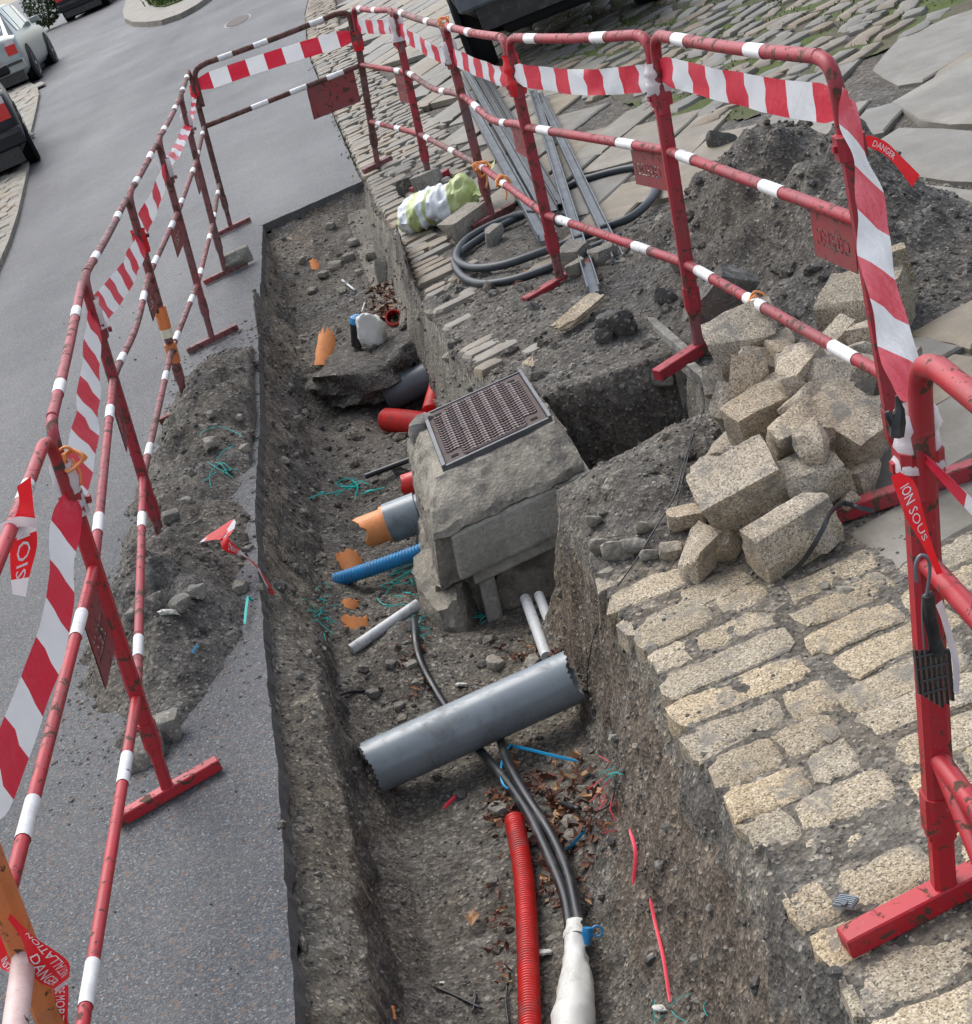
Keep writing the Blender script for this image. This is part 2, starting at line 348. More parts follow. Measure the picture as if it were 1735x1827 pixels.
def mat_paint(name, c, rust=.5, rough=.42, fade=.35):
    m = Mat(name, rough, .5); n = m.noise(24, 6, .7, dist=.6); b = m.noise(5, 4); f = m.noise(160, 4, .7)
    col = m.mix(m.ramp(b, [(.35, 0), (.7, 1)]), c, tuple(min(1, v*(1-fade)+.10*fade) for v in c))
    col = m.mix(m.ramp(f, [(.55, 0), (.72, .4)]), col, tuple(v*.55 for v in c))
    k = m.ramp(n, [(.645-.16*rust, 0), (.675-.15*rust, 1)]); rc = m.mix(f, (.030, .014, .009), (.13, .055, .03)); col = m.mix(k, col, rc)
    grime = m.ramp(m.noise(3.5, 6, .7), [(.46, 0), (.68, .45)]); col = m.mix(grime, col, (.075, .055, .045))
    scuff = m.ramp(m.noise(70, 5, .75, dist=1.), [(.62, 0), (.68, .55*min(1, rust*1.6))]); col = m.mix(scuff, col, tuple(min(1, v*.5+.16) for v in c))
    m.color(col); m.rough(m.mix(k, (rough,)*3, (.85,)*3)); m.bump(m.math('SUBTRACT', 1., k), .25, .002); return m.m
def mat_tape(name, c, trans=.35):
    m = Mat(name, .32, .5); n = m.noise(22, 4); m.color(m.mix(n, tuple(v*.88 for v in c), c)); m.bump(m.noise(14, 5, .6), .5, .012)
    t = m.n('ShaderNodeBsdfTranslucent'); t.inputs[0].default_value = hexa(c); x = m.n('ShaderNodeMixShader'); x.inputs[0].default_value = trans
    o = m.t.nodes['Material Output']; m.link(m.b.outputs[0], x.inputs[1]); m.link(t.outputs[0], x.inputs[2]); m.link(x.outputs[0], o.inputs[0]); return m.m
M = {}
M['soil'] = mat_soil(); M['subbase'] = mat_soil('sub_base', (1.5, 1.45, 1.34), 34); M['clay'] = mat_soil('clay', (1.22, 1.08, .96), 60); M['floor_soil'] = mat_soil('trench_floor', (1.30, 1.26, 1.18), 70); M['sand'] = mat_concrete('sandy_subsoil', (.27, .245, .20), .55); M['asphalt'] = mat_asphalt(); M['granite'] = mat_granite(); M['granite_grey'] = mat_granite('grey_granite', 0.); M['rubble'] = mat_granite('rubble_granite', 2.)
M['edge'] = plain('asphalt_edge', (.085, .081, .075), .85, .3, 0, .4, 90, .6)
M['flag'] = mat_slate('flagstone', (.185, .176, .155), (.245, .226, .184), (.25, .205, .143), .6, .6)
M['cobble'] = mat_slate('edge_cobble', (.24, .22, .185), (.30, .275, .235), (.27, .215, .15), .7, .55)
M['mossy'] = mat_slate('cobble', (.17, .165, .145), (.22, .205, .17), (.22, .17, .115), .65, .6)
M['concrete'] = mat_concrete(); M['mortar'] = mat_concrete('mortar', (.38, .345, .28), .7); M['smooth_concrete'] = mat_concrete('smooth_concrete', (.47, .445, .38), .3)
M['stone'] = mat_concrete('loose_stone', (.30, .28, .24), .45); M['darkstone'] = mat_concrete('dark_stone', (.12, .115, .105), .5)
M['red'] = mat_paint('red_paint', (.33, .010, .024), .62, .5, .18); M['red_worn'] = mat_paint('worn_red_paint', (.25, .050, .052), .72, .6, .7); M['red_rust'] = mat_paint('rusty_red_paint', (.15, .045, .040), .95, .7, .4)
M['red_new'] = mat_paint('fresh_red_paint', (.42, .008, .018), .50, .45, .15)
M['plate'] = mat_paint('plate_paint', (.27, .022, .026), .55, .55, .4); M['white'] = mat_paint('white_band', (.80, .80, .79), .08, .45, .1); M['orange_paint'] = mat_paint('orange_paint', (.72, .20, .045), .5, .55, .2)
M['pale'] = mat_paint('pale_band', (.72, .52, .48), .25, .5, .2)
M['tape_red'] = mat_tape('tape_red', (.68, .022, .055), .22); M['tape_white'] = mat_tape('tape_white', (.82, .82, .83), .3); M['tape_bright'] = mat_tape('tape_bright', (.80, .020, .028), .22)
M['letters'] = plain('letters', (.85, .84, .83), .4, .5, 0, .04); M['wrap'] = mat_tape('tape_wrap', (.76, .70, .71), .25)
M['steel'] = plain('galvanised_steel', (.17, .185, .20), .5, .5, .5, .35, 8); M['darksteel'] = plain('dark_steel', (.12, .125, .13), .5, .5, .5, .3, 20)
M['iron'] = mat_paint('cast_iron', (.06, .036, .032), .5, .75, .2); M['iron_worn'] = mat_paint('worn_iron', (.17, .125, .12), .3, .6, .2); M['pit'] = plain('dark_recess', (.012, .011, .010), .9, .2)
M['pvc'] = plain('grey_pvc', (.225, .26, .28), .26, .5, 0, .18, 7, 0, .55); M['pvc_dark'] = plain('dark_pvc', (.095, .108, .122), .42, .5, 0, .25, 12); M['pvc_white'] = plain('white_pvc', (.56, .57, .56), .4, .5, 0, .14, 16, 0, .6)
M['red_pl'] = plain('red_plastic', (.60, .022, .016), .40, .5, 0, .22, 22, 0, .5); M['orange_pl'] = plain('orange_plastic', (.86, .30, .09), .5, .5, 0, .15, 26, .4, .2); M['blue_pl'] = plain('blue_plastic', (.012, .21, .46), .4, .5, 0, .2, 22, 0, .5)
M['rubber'] = plain('black_rubber', (.016, .017, .019), .34, .5, 0, .4, 14, 0, .35); M['hose'] = plain('dark_hose', (.032, .040, .046), .48, .5, 0, .35, 18)
M['bag'] = plain('white_sheet', (.66, .645, .59), .5, .5, 0, .12, 13, .4, .4); M['cyan'] = plain('turquoise_strand', (.012, .42, .38), .5, .4, 0, .2); M['pink'] = plain('pink_strand', (.74, .045, .075), .45, .4, 0, .2)
M['blue_tie'] = plain('blue_tie', (.012, .24, .45), .4, .4); M['lime'] = plain('lime_sack', (.40, .46, .19), .45, .5, 0, .2, 11, .3); M['silver_sack'] = plain('silver_sack', (.62, .65, .66), .4, .5, .0, .15, 9, .3)
M['leaf'] = plain('dead_leaf', (.12, .052, .034), .75, .3, 0, .6, 22); M['leaf_tan'] = plain('tan_leaf', (.36, .20, .10), .7, .3, 0, .25, 30); M['moss'] = plain('moss', (.062, .095, .024), .95, .2, 0, .55, 16, .7)
M['green'] = plain('leaf_green', (.05, .085, .03), .7, .3, 0, .5, 8); M['cream'] = plain('cream_band', (.70, .62, .47), .6, .4)
M['car_silver'] = plain('silver_car_paint', (.27, .29, .28), .3, .5, .3, .05); M['car_black'] = plain('black_car_paint', (.008, .009, .011), .4, .3, 0, .2); M['glass'] = plain('car_glass', (.10, .15, .16), .08, .8, 0, .1)
M['tyre'] = plain('tyre', (.012, .012, .013), .8, .3); M['rim'] = plain('rim', (.40, .42, .43), .35, .5, .7); M['lamp'] = plain('tail_lamp', (.55, .012, .012), .2, .7); M['lamp_w'] = plain('clear_lamp', (.55, .5, .5), .2, .7); M['numberplate'] = plain('number_plate', (.75, .27, .05), .4, .5)

# ------------------------------------------------------------------ setting: soil, road, pavements
EY = [7.4, 8.32, 9.57, 10.5, 10.64, 11.96, 14.35, 18.5, 22.8, 26, 32, 40, 80, 400]
EX = [-.10, -.14, -.26, -.33, -.345, -.43, -.59, -.85, -.98, -.95, -.5, 1.5, 10, 60]
def xE(y): return np.interp(y, EY, EX)                 # where the asphalt meets the far cobbles
FY = [7.2, 7.9, 9.1, 11.1, 12.45, 18.4, 24, 40]; FXX = [.44, .40, .34, .30, .14, -.44, -.55, 0]
def xFl(y): return np.interp(y, FY, FXX)               # where those cobbles meet the flagstones
def soil_mesh():
    ys = list(np.arange(.3, 1.55, .05))+[1.55]
    while ys[-1] < 11.2: ys.append(ys[-1]+max(.0075, ys[-1]*.0038))
    ys = np.array(ys); xs = np.concatenate([np.linspace(-1.6, -1.25, 20, endpoint=False), np.linspace(-1.25, 1.15, 360, endpoint=False), np.linspace(1.15, 3.4, 120)])
    X, Y = np.meshgrid(xs, ys); Z = H(X, Y); gz = np.hypot(np.gradient(Z, axis=1)/np.gradient(X, axis=1), np.gradient(Z, axis=0)/np.gradient(Y, axis=0)); steep = smooth(.7, 2., gz)   # rough, uneven cut faces
    Q = np.stack([X, Y, Z*1.0], -1); dx = .020*fbm(Q*11, 71, 3)+.010*fbm(Q*34, 72, 2); dy = .020*fbm(Q*11+9, 73, 3)+.010*fbm(Q*34+9, 74, 2); lim = smooth(-.02, -.10, Z)
    X0, Y0 = X, Y; X = X+steep*lim*dx; Y = Y+steep*lim*dy; Z = Z+steep*lim*.012*fbm(Q*26, 75, 2)
    V = np.stack([X, Y, Z+G(X, Y)], -1).reshape(-1, 3); n, m = X.shape
    i = (np.arange(n-1)[:, None]*m+np.arange(m-1)).ravel(); F = np.stack([i, i+1, i+m+1, i+m], 1)
    me = bpy.data.meshes.new('soil'); me.vertices.add(len(V)); me.vertices.foreach_set('co', V.ravel())
    me.loops.add(len(F)*4); me.loops.foreach_set('vertex_index', F.ravel().astype(np.int32)); me.polygons.add(len(F)); me.polygons.foreach_set('loop_start', np.arange(len(F), dtype=np.int32)*4)
    me.polygons.foreach_set('loop_total', np.full(len(F), 4, dtype=np.int32)); me.polygons.foreach_set('use_smooth', np.ones(len(F), dtype=bool))
    me.materials.append(M['soil']); me.materials.append(M['sand'])
    xc = V[F].mean(1); x_, y_ = xc[:, 0], xc[:, 1]; z_ = xc[:, 2]-G(x_, y_); dr_ = xR(y_)-x_; nz = f2(x_, y_, 5, 55, 3)   # the trench wall cuts a sandy layer
    sandy = ((dr_ > -.03) & (dr_ < .16) & (y_ > 5.3) & (y_ < 10.3) & (z_ < -.03) & (z_ > -.36+.05*nz)) | ((x_ > .75) & (x_ < .9) & (y_ > 4.6) & (y_ < 5.3) & (z_ < -.02) & (z_ > -.25))
    for q in ('subbase', 'clay', 'floor_soil'): me.materials.append(M[q])
    dl_ = x_-xL(y_); inn = (dl_ > 0) & (dr_ > 0) & (y_ < 10.3); nf = f2(x_, y_, 30, 56, 2); mi = sandy.astype(np.int32)
    mi[inn & (z_ < -.40+.05*nz+.02*nf) & (y_ < 5.6) & (mi == 0)] = 4
    mi[inn & (dl_ < .2) & (y_ < 5.2) & (z_ > -.30+.07*nz+.03*nf) & (z_ < -.05)] = 2; mi[inn & (dl_ < .3) & (y_ >= 5.2) & (z_ > -.20+.08*nz+.03*nf) & (z_ < -.06)] = 2
    mi[inn & (dr_ < .32) & (y_ < 4.5) & (z_ < -.10+.06*nz+.03*nf) & (z_ > -.42+.05*nz+.03*nf)] = 3; mi[inn & (dr_ < .3) & (y_ < 4.5) & (z_ >= -.10+.06*nz+.03*nf) & (nz > -.1)] = 2
    mi[(dr_ < -.02) & (y_ < 3.75) & (x_ > .1) & (z_ < .02)] = 2      # sandy grit between the setts
    me.polygons.foreach_set('material_index', mi); me.update(); me.validate(); tag(put('soil', me), kind='structure')
soil_mesh()
def base_sheet():
    V = []; F = []
    def quadgrid(xs, ys, z):
        o = len(V)
        for y in ys:
            for x in xs: V.append((x, y, z+float(G(x, y))))
        for j in range(len(ys)-1):
            for i in range(len(xs)-1): F.append((o+j*len(xs)+i, o+j*len(xs)+i+1, o+(j+1)*len(xs)+i+1, o+(j+1)*len(xs)+i))
    quadgrid([3.35, 6, 12, 60, 150], [-6, 1.5, 5, 8, 10, 11.1], -.05); quadgrid([-1.5, 0, 2, 4, 8, 20, 60, 150], [11.1, 12, 13, 14, 18, 24, 34, 74, 400], -.05)
    quadgrid([.6, 1, 2, 3.4], [-6, -1, .35], -.035)
    structure('ground', (V, F), M['soil'])
base_sheet()
def road():
    rg = np.random.RandomState(3); V = []; F = []; mi = []
    fx = [-150, -60, -30, -16, -9, -6, -4, -3, -2, -1.6, -1.25]
    ysA = list(np.concatenate([np.arange(-6, 1.5, 1.5), np.arange(1.5, 10.38, .035), [10.40]])); rows = []
    def row(y, edge):
        e = edge; xs = fx+[e-.03 if e-.03 > -1.25 else -1.2, e]; ids = []
        for x in xs: ids.append(len(V)); V.append((x, y, float(G(x, y))-(.004*rg.rand() if x == e else 0)))
        return ids
    eA = []
    for y in ysA:
        e = float(xL(y))+.004*float(f2(np.array([y]), np.array([0.]), 7, 2)[0])+.0012*rg.normal(); r = row(y, e); rows.append(r); eA.append(e)
    for a, b in zip(rows, rows[1:]):
        for i in range(len(a)-1): F.append((a[i], a[i+1], b[i+1], b[i])); mi.append(0)
    bot = []
    for y, e in zip(ysA, eA): bot.append(len(V)); V.append((e+.012+.004*rg.normal(), y, float(G(e, y))-.05))
    for k in range(len(rows)-1): F.append((rows[k][-1], bot[k], bot[k+1], rows[k+1][-1])); mi.append(1)
    # beyond the end of the trench
    tx = np.linspace(0, 1, 16); ysB = [10.7, 11, 11.5, 12, 13, 14, 15, 16, 18, 20, 23, 26, 30, 34, 40, 50, 74, 120, 400]; prev = None
    for k in range(len(ysB)+1):
        ids = []
        for x in fx:
            y = 10.40 if k == 0 else ysB[k-1]; ids.append(len(V)); V.append((x, y, float(G(x, y))))
        for t in tx:
            if k == 0: x = -1.02+.69*t; y = float(yF(x))+.004*rg.normal()
            else: y = ysB[k-1]; x = -1.02+(float(xE(y))+1.02)*t if xE(y) > -1.0 else -1.2+(float(xE(y))+1.2)*t
            ids.append(len(V)); V.append((x, y, float(G(x, y))))
        if prev:
            for i in range(len(ids)-1): F.append((prev[i], prev[i+1], ids[i+1], ids[i])); mi.append(0)
        else: first = ids
        prev = ids
    o = len(fx); b0 = []
    for i in first[o:]: b0.append(len(V)); V.append((V[i][0], V[i][1]-.003, V[i][2]-.055))
    for k in range(len(b0)-1): F.append((first[o+k], b0[k], b0[k+1], first[o+k+1])); mi.append(1)
    structure('road', (V, F), [M['asphalt'], M['edge']], False, mi)
road()

def slab(poly, zt, th=.06, bev=.008, dome=.004, inset=.82):
    """One paving stone from its outline (x, y): skirt, rounded edge, slightly domed top."""
    P = np.asarray(poly, float); c = P.mean(0); n = len(P); i1 = c+(P-c)*(1-min(.12, bev/(np.abs(P-c).mean()+1e-6)*1.2)); i2 = c+(P-c)*inset*.7
    R = [(P, zt-th), (P, zt-bev), (i1, zt), (i2, zt+dome*.7)]; V = []
    for q, z in R: V += [(x, y, z) for x, y in q]
    V.append((c[0], c[1], zt+dome)); F = []
    for k in range(3): F += [(k*n+i, k*n+(i+1) % n, (k+1)*n+(i+1) % n, (k+1)*n+i) for i in range(n)]
    F += [(3*n+i, 3*n+(i+1) % n, 4*n) for i in range(n)]
    return W(np.array(V)), F
def outline(cx, cy, a, b, rot, rg, n=11, rag=.07, sq=.55):
    """Worn rectangle: corners knocked off, edges uneven."""
    m = min(a, b); c = m*(.25+.5*sq*rg.rand(4)); P = []
    k = 2 if n < 10 else 3
    for i, (sx, sy) in enumerate(((1, -1), (1, 1), (-1, 1), (-1, -1))):
        p1, p2 = np.array([sx*a, sy*(b-c[i])]), np.array([sx*(a-c[i]*1.3), sy*b])
        if sx*sy > 0: P += [p1, p2]
        else: P += [p2, p1]
        if sy > 0 and sx > 0 or sy < 0 and sx < 0: P += [np.array([sx*a*t, sy*b]) for t in ((.15,) if k == 2 else (.4, -.35))]
    P = np.array(P)+rag*m*rg.normal(size=(len(P), 2))*1.3; x, y = P.T
    return np.stack([cx+x*math.cos(rot)-y*math.sin(rot), cy+x*math.sin(rot)+y*math.cos(rot)], 1)
def dense(P, k=3, rag=.006, rg=np.random.RandomState(1)):
    P = np.asarray(P); n = len(P); c = P.mean(0); out = []
    for i in range(n):
        a, b = P[i], P[(i+1) % n]
        for t in np.arange(k)/k: out.append(a+(b-a)*t+rag*rg.normal(size=2))
    return np.array(out)
def empty_structure(name):
    o = bpy.data.objects.new(name, None); COL.objects.link(o); return tag(o, kind='structure')
def stone_part(name, VF, m, parent):
    b = VF[0].mean(0); return put(name, mkmesh(name, VF[0]-b, VF[1], m, 35), b, parent)
# granite setts along the near right edge of the trench
setts = empty_structure('sett_pavement'); rg = np.random.RandomState(11)
def px_of(p):
    d = W(np.asarray(p, float))-CAM; q = d@CF; return PW/2+FPX*(d@CR)/q, PH/2-FPX*(d@CU)/q
def in_frame(p, m=60):
    x, y = px_of(p); return -m < x < PW+m and -m < y < PH+m
y = 1.78; k = 0
while y < 3.9:
    pitch = .116+.014*rg.rand(); e0 = float(xR(y))-.012+.02*rg.rand(); end = .60+.012*rg.normal()+.03*(y < 2.6)
    segs = []
    if rg.rand() < .62:
        s = e0+(end-e0)*(.30+.4*rg.rand()); segs = [(e0, s-.008), (s+.008, end)]
    else: segs = [(e0, end)]
    x = end+.04
    while x < 1.25:
        l = (.19+.09*rg.rand()) if rg.rand() > .25 else .11; segs.append((x, min(x+l, 1.3))); x += l+.022
    for a, b in segs:
        if b-a < .05: continue
        cx = (a+b)/2; cy = y+.10*(cx-.45)+.006*rg.normal()+(.05 if cx > end else 0)
        if cy > 3.34+.9*max(0, .42-cx)*2 and cx < .56: 
            if cy > 3.75: continue
        if cx > .98+.08*rg.rand() and cy > 2.9: continue
        if cy > 3.42 and cx > .55: continue
        P = dense(outline(cx, cy, (b-a)/2*(1.0+.05*rg.rand()), pitch*.5*(.86+.10*rg.rand()), .09+.035*rg.normal(), rg, 12, .05 if rg.rand() < .65 else .11, .16), 2, .0035, rg)
        if not in_frame((cx, cy, 0), 140): continue
        stone_part('sett', slab(P, -.003+.006*rg.rand()-.003*(rg.rand() < .3), .06, .004, .002), M['granite'], setts)
    y += pitch
# thin cobbles set on edge, between the road and the flagstones
strip = empty_structure('cobble_strip'); rg = np.random.RandomState(12); rest = []; cnt = 0
y = 5.75
while y < 27:
    pitch = (.078+.035*rg.rand())*(1 if y < 13 else 1.3); a0 = float(xE(y))+.012 if y > 10.5 else float(xR(y))+.01; b0 = float(xFl(y)) if y > 7.5 else a0+.16+.14*rg.rand(); x = a0
    while x < b0-.02:
        l = .10+.17*rg.rand(); l = min(l, b0-x); cx = x+l/2; cy = y+.35*(cx-a0)+.012*rg.normal()
        if l > .035 and H(np.array(cx), np.array(cy), False) > -.1 and in_frame((cx, cy, 0), 10) and (y > 8.35 or cx < .12 or y < 7.5) and (y > 7.5 or rg.rand() < .55):
            P = outline(cx, cy, l*.49, pitch*.43, .33+.07*rg.normal(), rg, 9, .08, .6); VF = slab(P, .002+.012*rg.rand()-(.004 if y < 7.5 else 0), .05, .012, .004)
            if cnt < 300: stone_part('cobble', VF, M['cobble'], strip); cnt += 1
            else: rest.append(VF)
        x += l+.012
    y += pitch
if rest: tag(put('cobble_rows', mkmesh('cobble_rows', *cat(*rest), M['cobble'], 35), parent=strip), kind='stuff')
# large flagstones
flags = empty_structure('flagstone_pavement'); rg = np.random.RandomState(13)
big = [[(1552, 128), (1600, 72), (1700, 30), (1760, 10), (1760, 80), (1650, 148), (1600, 156)], [(1590, 186), (1640, 156), (1760, 88), (1760, 222), (1694, 224), (1640, 218)], [(1552, 262), (1600, 232), (1690, 232), (1760, 240), (1760, 330), (1640, 318)], [(1640, 330), (1760, 345), (1760, 470), (1700, 440)]]
mossy_edge = [(1.02, 14.6), (1.05, 12.6), (1.41, 8.95), (1.69, 8.15), (2.05, 8.2), (2.2, 7.6)]
def mossy_y(x): return np.interp(x, [.8, 1.02, 1.25, 1.41, 1.69, 2.1, 2.4, 6], [30, 12.85, 10.4, 8.95, 8.1, 8.2, 8.4, 8.4])
bigxy = [np.array([at(*p)[:2] for p in q]) for q in big]
def inside(pt, poly):
    x, y = pt; r = False; n = len(poly)
    for i in range(n):
        (x1, y1), (x2, y2) = poly[i], poly[(i+1) % n]
        if (y1 > y) != (y2 > y) and x < (x2-x1)*(y-y1)/(y2-y1)+x1: r = not r
    return r
for q in bigxy:
    c = q.mean(0); stone_part('flagstone', slab(dense(c+(q-c)*.985, 2), .012, .05, .008, .0), M['flag'], flags)
RF = math.radians(38); u = np.array([math.cos(RF)*.55, math.sin(RF)]); u = unit(u); v = np.array([-u[1], u[0]])
o = np.array([.3, 7.0]); r_ = 0.; j = 0
def band(lo, hi, w0, w1, l0, l1, ok, mat, parent, name, zt=.004, rag=.005, gap=.007, angle=None, limit=300):
    """Courses of slabs laid along u between two distances along v."""
    global rg; made = 0; r_ = lo
    uu, vv = angle
    while r_ < hi:
        w = w0+(w1-w0)*rg.rand(); s = -12+rg.rand()
        while s < 12:
            l = l0+(l1-l0)*rg.rand(); c = o+uu*(s+l/2)+vv*(r_+w/2)
            if ok(c) and made < limit:
                q = np.array([o+uu*(s+gap)+vv*(r_+gap), o+uu*(s+l-gap)+vv*(r_+gap), o+uu*(s+l-gap)+vv*(r_+w-gap), o+uu*(s+gap)+vv*(r_+w-gap)])+rg.normal(size=(4, 2))*min(.02, w*.05)
                stone_part(name, slab(dense(q, 3, rag), zt+.008*rg.rand(), .05, .008, .002), mat, parent); made += 1
            s += l
        r_ += w
def ok_flag(c):
    x, y = c
    if y < 7.0 or y > 24 or not in_frame((x, y, 0), 90) or x < float(xFl(y))+.12 or y > mossy_y(x)-.1: return False
    if any(inside(c, q) for q in bigxy): return False
    return True
band(-16, 16, .24, .46, .42, .95, ok_flag, M['flag'], flags, 'flagstone', angle=(u, v))
def ok_near(c):
    x, y = c; 
    if not (x > 1.0 and 1.8 < y < 7.2) or not in_frame((x, y, 0), 60): return False
    return not (.8 < x < 2.05 and y > 4.6) and not (y < 2.85 and x < 1.2) and not any(inside(c, q) for q in bigxy)
band(-16, 16, .24, .38, .34, .62, ok_near, M['flag'], flags, 'flagstone', zt=.0, angle=(np.array([.94, .34]), np.array([-.34, .94])))
# mossy cobbles of the upper right
bank = empty_structure('cobbled_bank'); rg = np.random.RandomState(14)
def ok_moss(c):
    x, y = c; return y > mossy_y(x)+.02 and x > 1.0 and in_frame((x, y, 0), 30) and not any(inside(c, q) for q in bigxy) and y < 17
u2 = unit([.72, .69]); v2 = np.array([-u2[1], u2[0]]); r_ = -14; cnt = 0; rest = []
while r_ < 14:
    w = .13+.07*rg.rand(); s = -14+rg.rand()
    while s < 14:
        l = .16+.30*rg.rand(); c = o+u2*(s+l/2)+v2*(r_+w/2)+.018*rg.normal(size=2)
        if ok_moss(c) and rg.rand() > .10:
            P = outline(c[0], c[1], l*.43, w*(.32+.12*rg.rand()), math.atan2(u2[1], u2[0])+.22*rg.normal(), rg, 10, .15, .7); VF = slab(P, .006+.016*rg.rand(), .06, .016, .008)
            if cnt < 300: stone_part('cobble', VF, M['mossy'], bank); cnt += 1
            else: rest.append(VF)
        s += l
    r_ += w
if rest: tag(put('far_cobbles', mkmesh('far_cobbles', *cat(*rest), M['mossy'], 35), parent=bank), kind='stuff')
def moss_sheet():
    V = []; F = []; n = 0; rg = np.random.RandomState(4)
    xs = np.linspace(1.0, 5.2, 150); ys = np.linspace(7.9, 15, 150); X, Y = np.meshgrid(xs, ys)
    Z = -.002+.016*f2(X, Y, 4, 60)+.012*f2(X, Y, 22, 61); Z = np.where(Y > mossy_y(X)-.04, Z, -.2)
    V = np.stack([X, Y, Z+G(X, Y)], -1).reshape(-1, 3); m = 150
    F = [(j*m+i, j*m+i+1, (j+1)*m+i+1, (j+1)*m+i) for j in range(149) for i in range(149) if Z[j, i] > -.1 and Z[j+1, i+1] > -.1]
    structure('moss', (V, F), M['mossbed'], True, kind='stuff')
mb = Mat('moss_bed', .95, .2); nn = mb.noise(2.2, 5, .6); gg = mb.noise(26, 5, .7)
mb.color(mb.mix(mb.ramp(nn, [(.40, 0), (.56, 1)]), mb.mix(gg, (.06, .052, .04), (.17, .15, .12)), mb.mix(gg, (.028, .045, .012), (.13, .165, .05)))); mb.bump(gg, .8, .02); M['mossbed'] = mb.m
moss_sheet()
def tufts(name, pts, h0, h1, m, seed, n=7, spread=.03):
    """Short blades springing from a set of places (x, y, z above the street)."""
    rg = np.random.RandomState(seed); V = []; F = []
    for p in pts:
        for _ in range(n):
            b = np.array([p[0]+spread*rg.normal(), p[1]+spread*rg.normal(), p[2]]); h = h0+(h1-h0)*rg.rand(); a = rg.rand()*6.28; d = np.array([math.cos(a), math.sin(a), 0]); w = h*.10+.002
            t = b+np.array([h*.5*rg.normal(), h*.5*rg.normal(), h]); mdl = (b+t)/2+np.array([0, 0, h*.12]); k = len(V)
            V += [b-d*w, b+d*w, mdl-d*w*.8, mdl+d*w*.8, t]; F += [(k, k+1, k+3, k+2), (k+2, k+3, k+4)]
    return structure(name, (W(np.array(V)), F), m, False, kind='stuff')
rg = np.random.RandomState(15); pts = []
for _ in range(2600):
    x = 1.0+4*rg.rand(); y = 8+7*rg.rand()
    if y > mossy_y(x) and f2(np.array(x), np.array(y), 2.2, 77, 2) > -.05: pts.append((x, y, -.012))
tufts('grass', pts, .014, .040, M['moss'], 5, 5, .03)
pts = [(float(xE(y))+.03*rg.normal()+.02, y, 0.) for y in 10.7+7*rg.rand(90)]
tufts('weeds', pts, .006, .016, M['moss'], 6, 5, .010)
# pavement on the far left with its kerb, the planted island and a cover in the road
def px_sheet(name, poly, z, th, m, kind='structure'):
    P = np.array([at(*p)[:2] for p in poly]); n = len(P); V = [(x, y, z) for x, y in P]+[(x, y, z-th) for x, y in P]
    F = [tuple(range(n))]+[(i, n+i, n+(i+1) % n, (i+1) % n) for i in range(n)]; return structure(name, (W(np.array(V)), F), m, False, kind=kind), P
lp, lpoly = px_sheet('pavement', [(30, 158), (52, 150), (68, 158), (71, 172), (66, 200), (57, 240), (54, 290), (47, 330), (34, 390), (18, 440), (0, 482), (-60, 610), (-260, 480), (-200, 230)], .05, .12, M['mortar'])
rg = np.random.RandomState(16)
for py in np.arange(160, 560, 9.):
    for pxx in np.arange(-40, 72, 17.):
        p = at(pxx+5*rg.rand()+(9 if int(py/9) % 2 else 0), py+2*rg.rand())
        if inside(p[:2], lpoly) and inside(at(pxx+22, py)[:2], lpoly):
            q = at(pxx+16, py-4); l = np.linalg.norm(q[:2]-p[:2]); d = at(pxx, py+9)-at(pxx, py)
            stone_part('cobble', slab(outline(p[0], p[1], l*.42, abs(d[1])*.36, math.atan2(q[1]-p[1], q[0]-p[0])*.2, rg, 9, .09, .5), .062, .03, .012, .005), M['cobble'], lp)
isl, ipoly = px_sheet('island_kerb', [(221, 28), (224, 40), (238, 47), (262, 48), (290, 45), (325, 33), (352, 18), (372, 4), (400, -22), (420, -60), (300, -75), (236, -30)], .10, .15, M['cobble'])
ig, igp = px_sheet('island_soil', [(262, -4), (266, 14), (280, 21), (298, 21), (320, 13), (345, 1), (372, -28), (372, -52), (310, -60), (266, -28)], .125, .03, M['mossbed'])
rg = np.random.RandomState(17); pts = []
lo, hi = igp.min(0), igp.max(0)
while len(pts) < 900:
    p = lo+(hi-lo)*rg.rand(2)
    if inside(p, igp): pts.append((p[0], p[1], .12))
tufts('island_grass', pts, .06, .2, M['moss'], 7, 4, .05)

# ------------------------------------------------------------------ barriers
JOINT = {  # foot and top of each upright as seen in the photograph
    'L1': ((305, 1425), (88, 768)), 'L2': ((298, 992), (148, 497)), 'L3': ((338, 735), (228, 350)), 'L4': ((381, 612), (282, 250)), 'L5': ((404, 492), (322, 172)), 'L6': ((414, 412), (337, 124)),
    'B7': ((675, 300), (629, 14)), 'R6': ((769, 330), (702, 18)), 'R5': ((880, 395), (793, 46)), 'R4': ((1003, 510), (903, 68)), 'R3': ((1250, 632), (1162, 62)), 'R2': ((1620, 890), (1492, 105)), 'R1': ((1686, 1612), (1628, 622))}
JP = {}
for k, (a, b) in JOINT.items():
    p = at(*a); JP[k] = (W(p), W(dep(*b, p[1])))
JP['N0'] = (W((-.86, 2.14, 0)), W((-.86, 2.14, 1.))); JP['N1'] = (W((-.70, .75, 0)), W((-.70, .75, 1.))); JP['F9'] = (W((.66, .62, 0)), W((.66, .62, 1.)))
JP['N0b'] = (W((-.852, 2.10, 0)), W((-.852, 2.10, 1.)))
def jp(j, h, off=0., d=None): return JP[j][0]+(JP[j][1]-JP[j][0])*h+(0 if d is None else d*off)
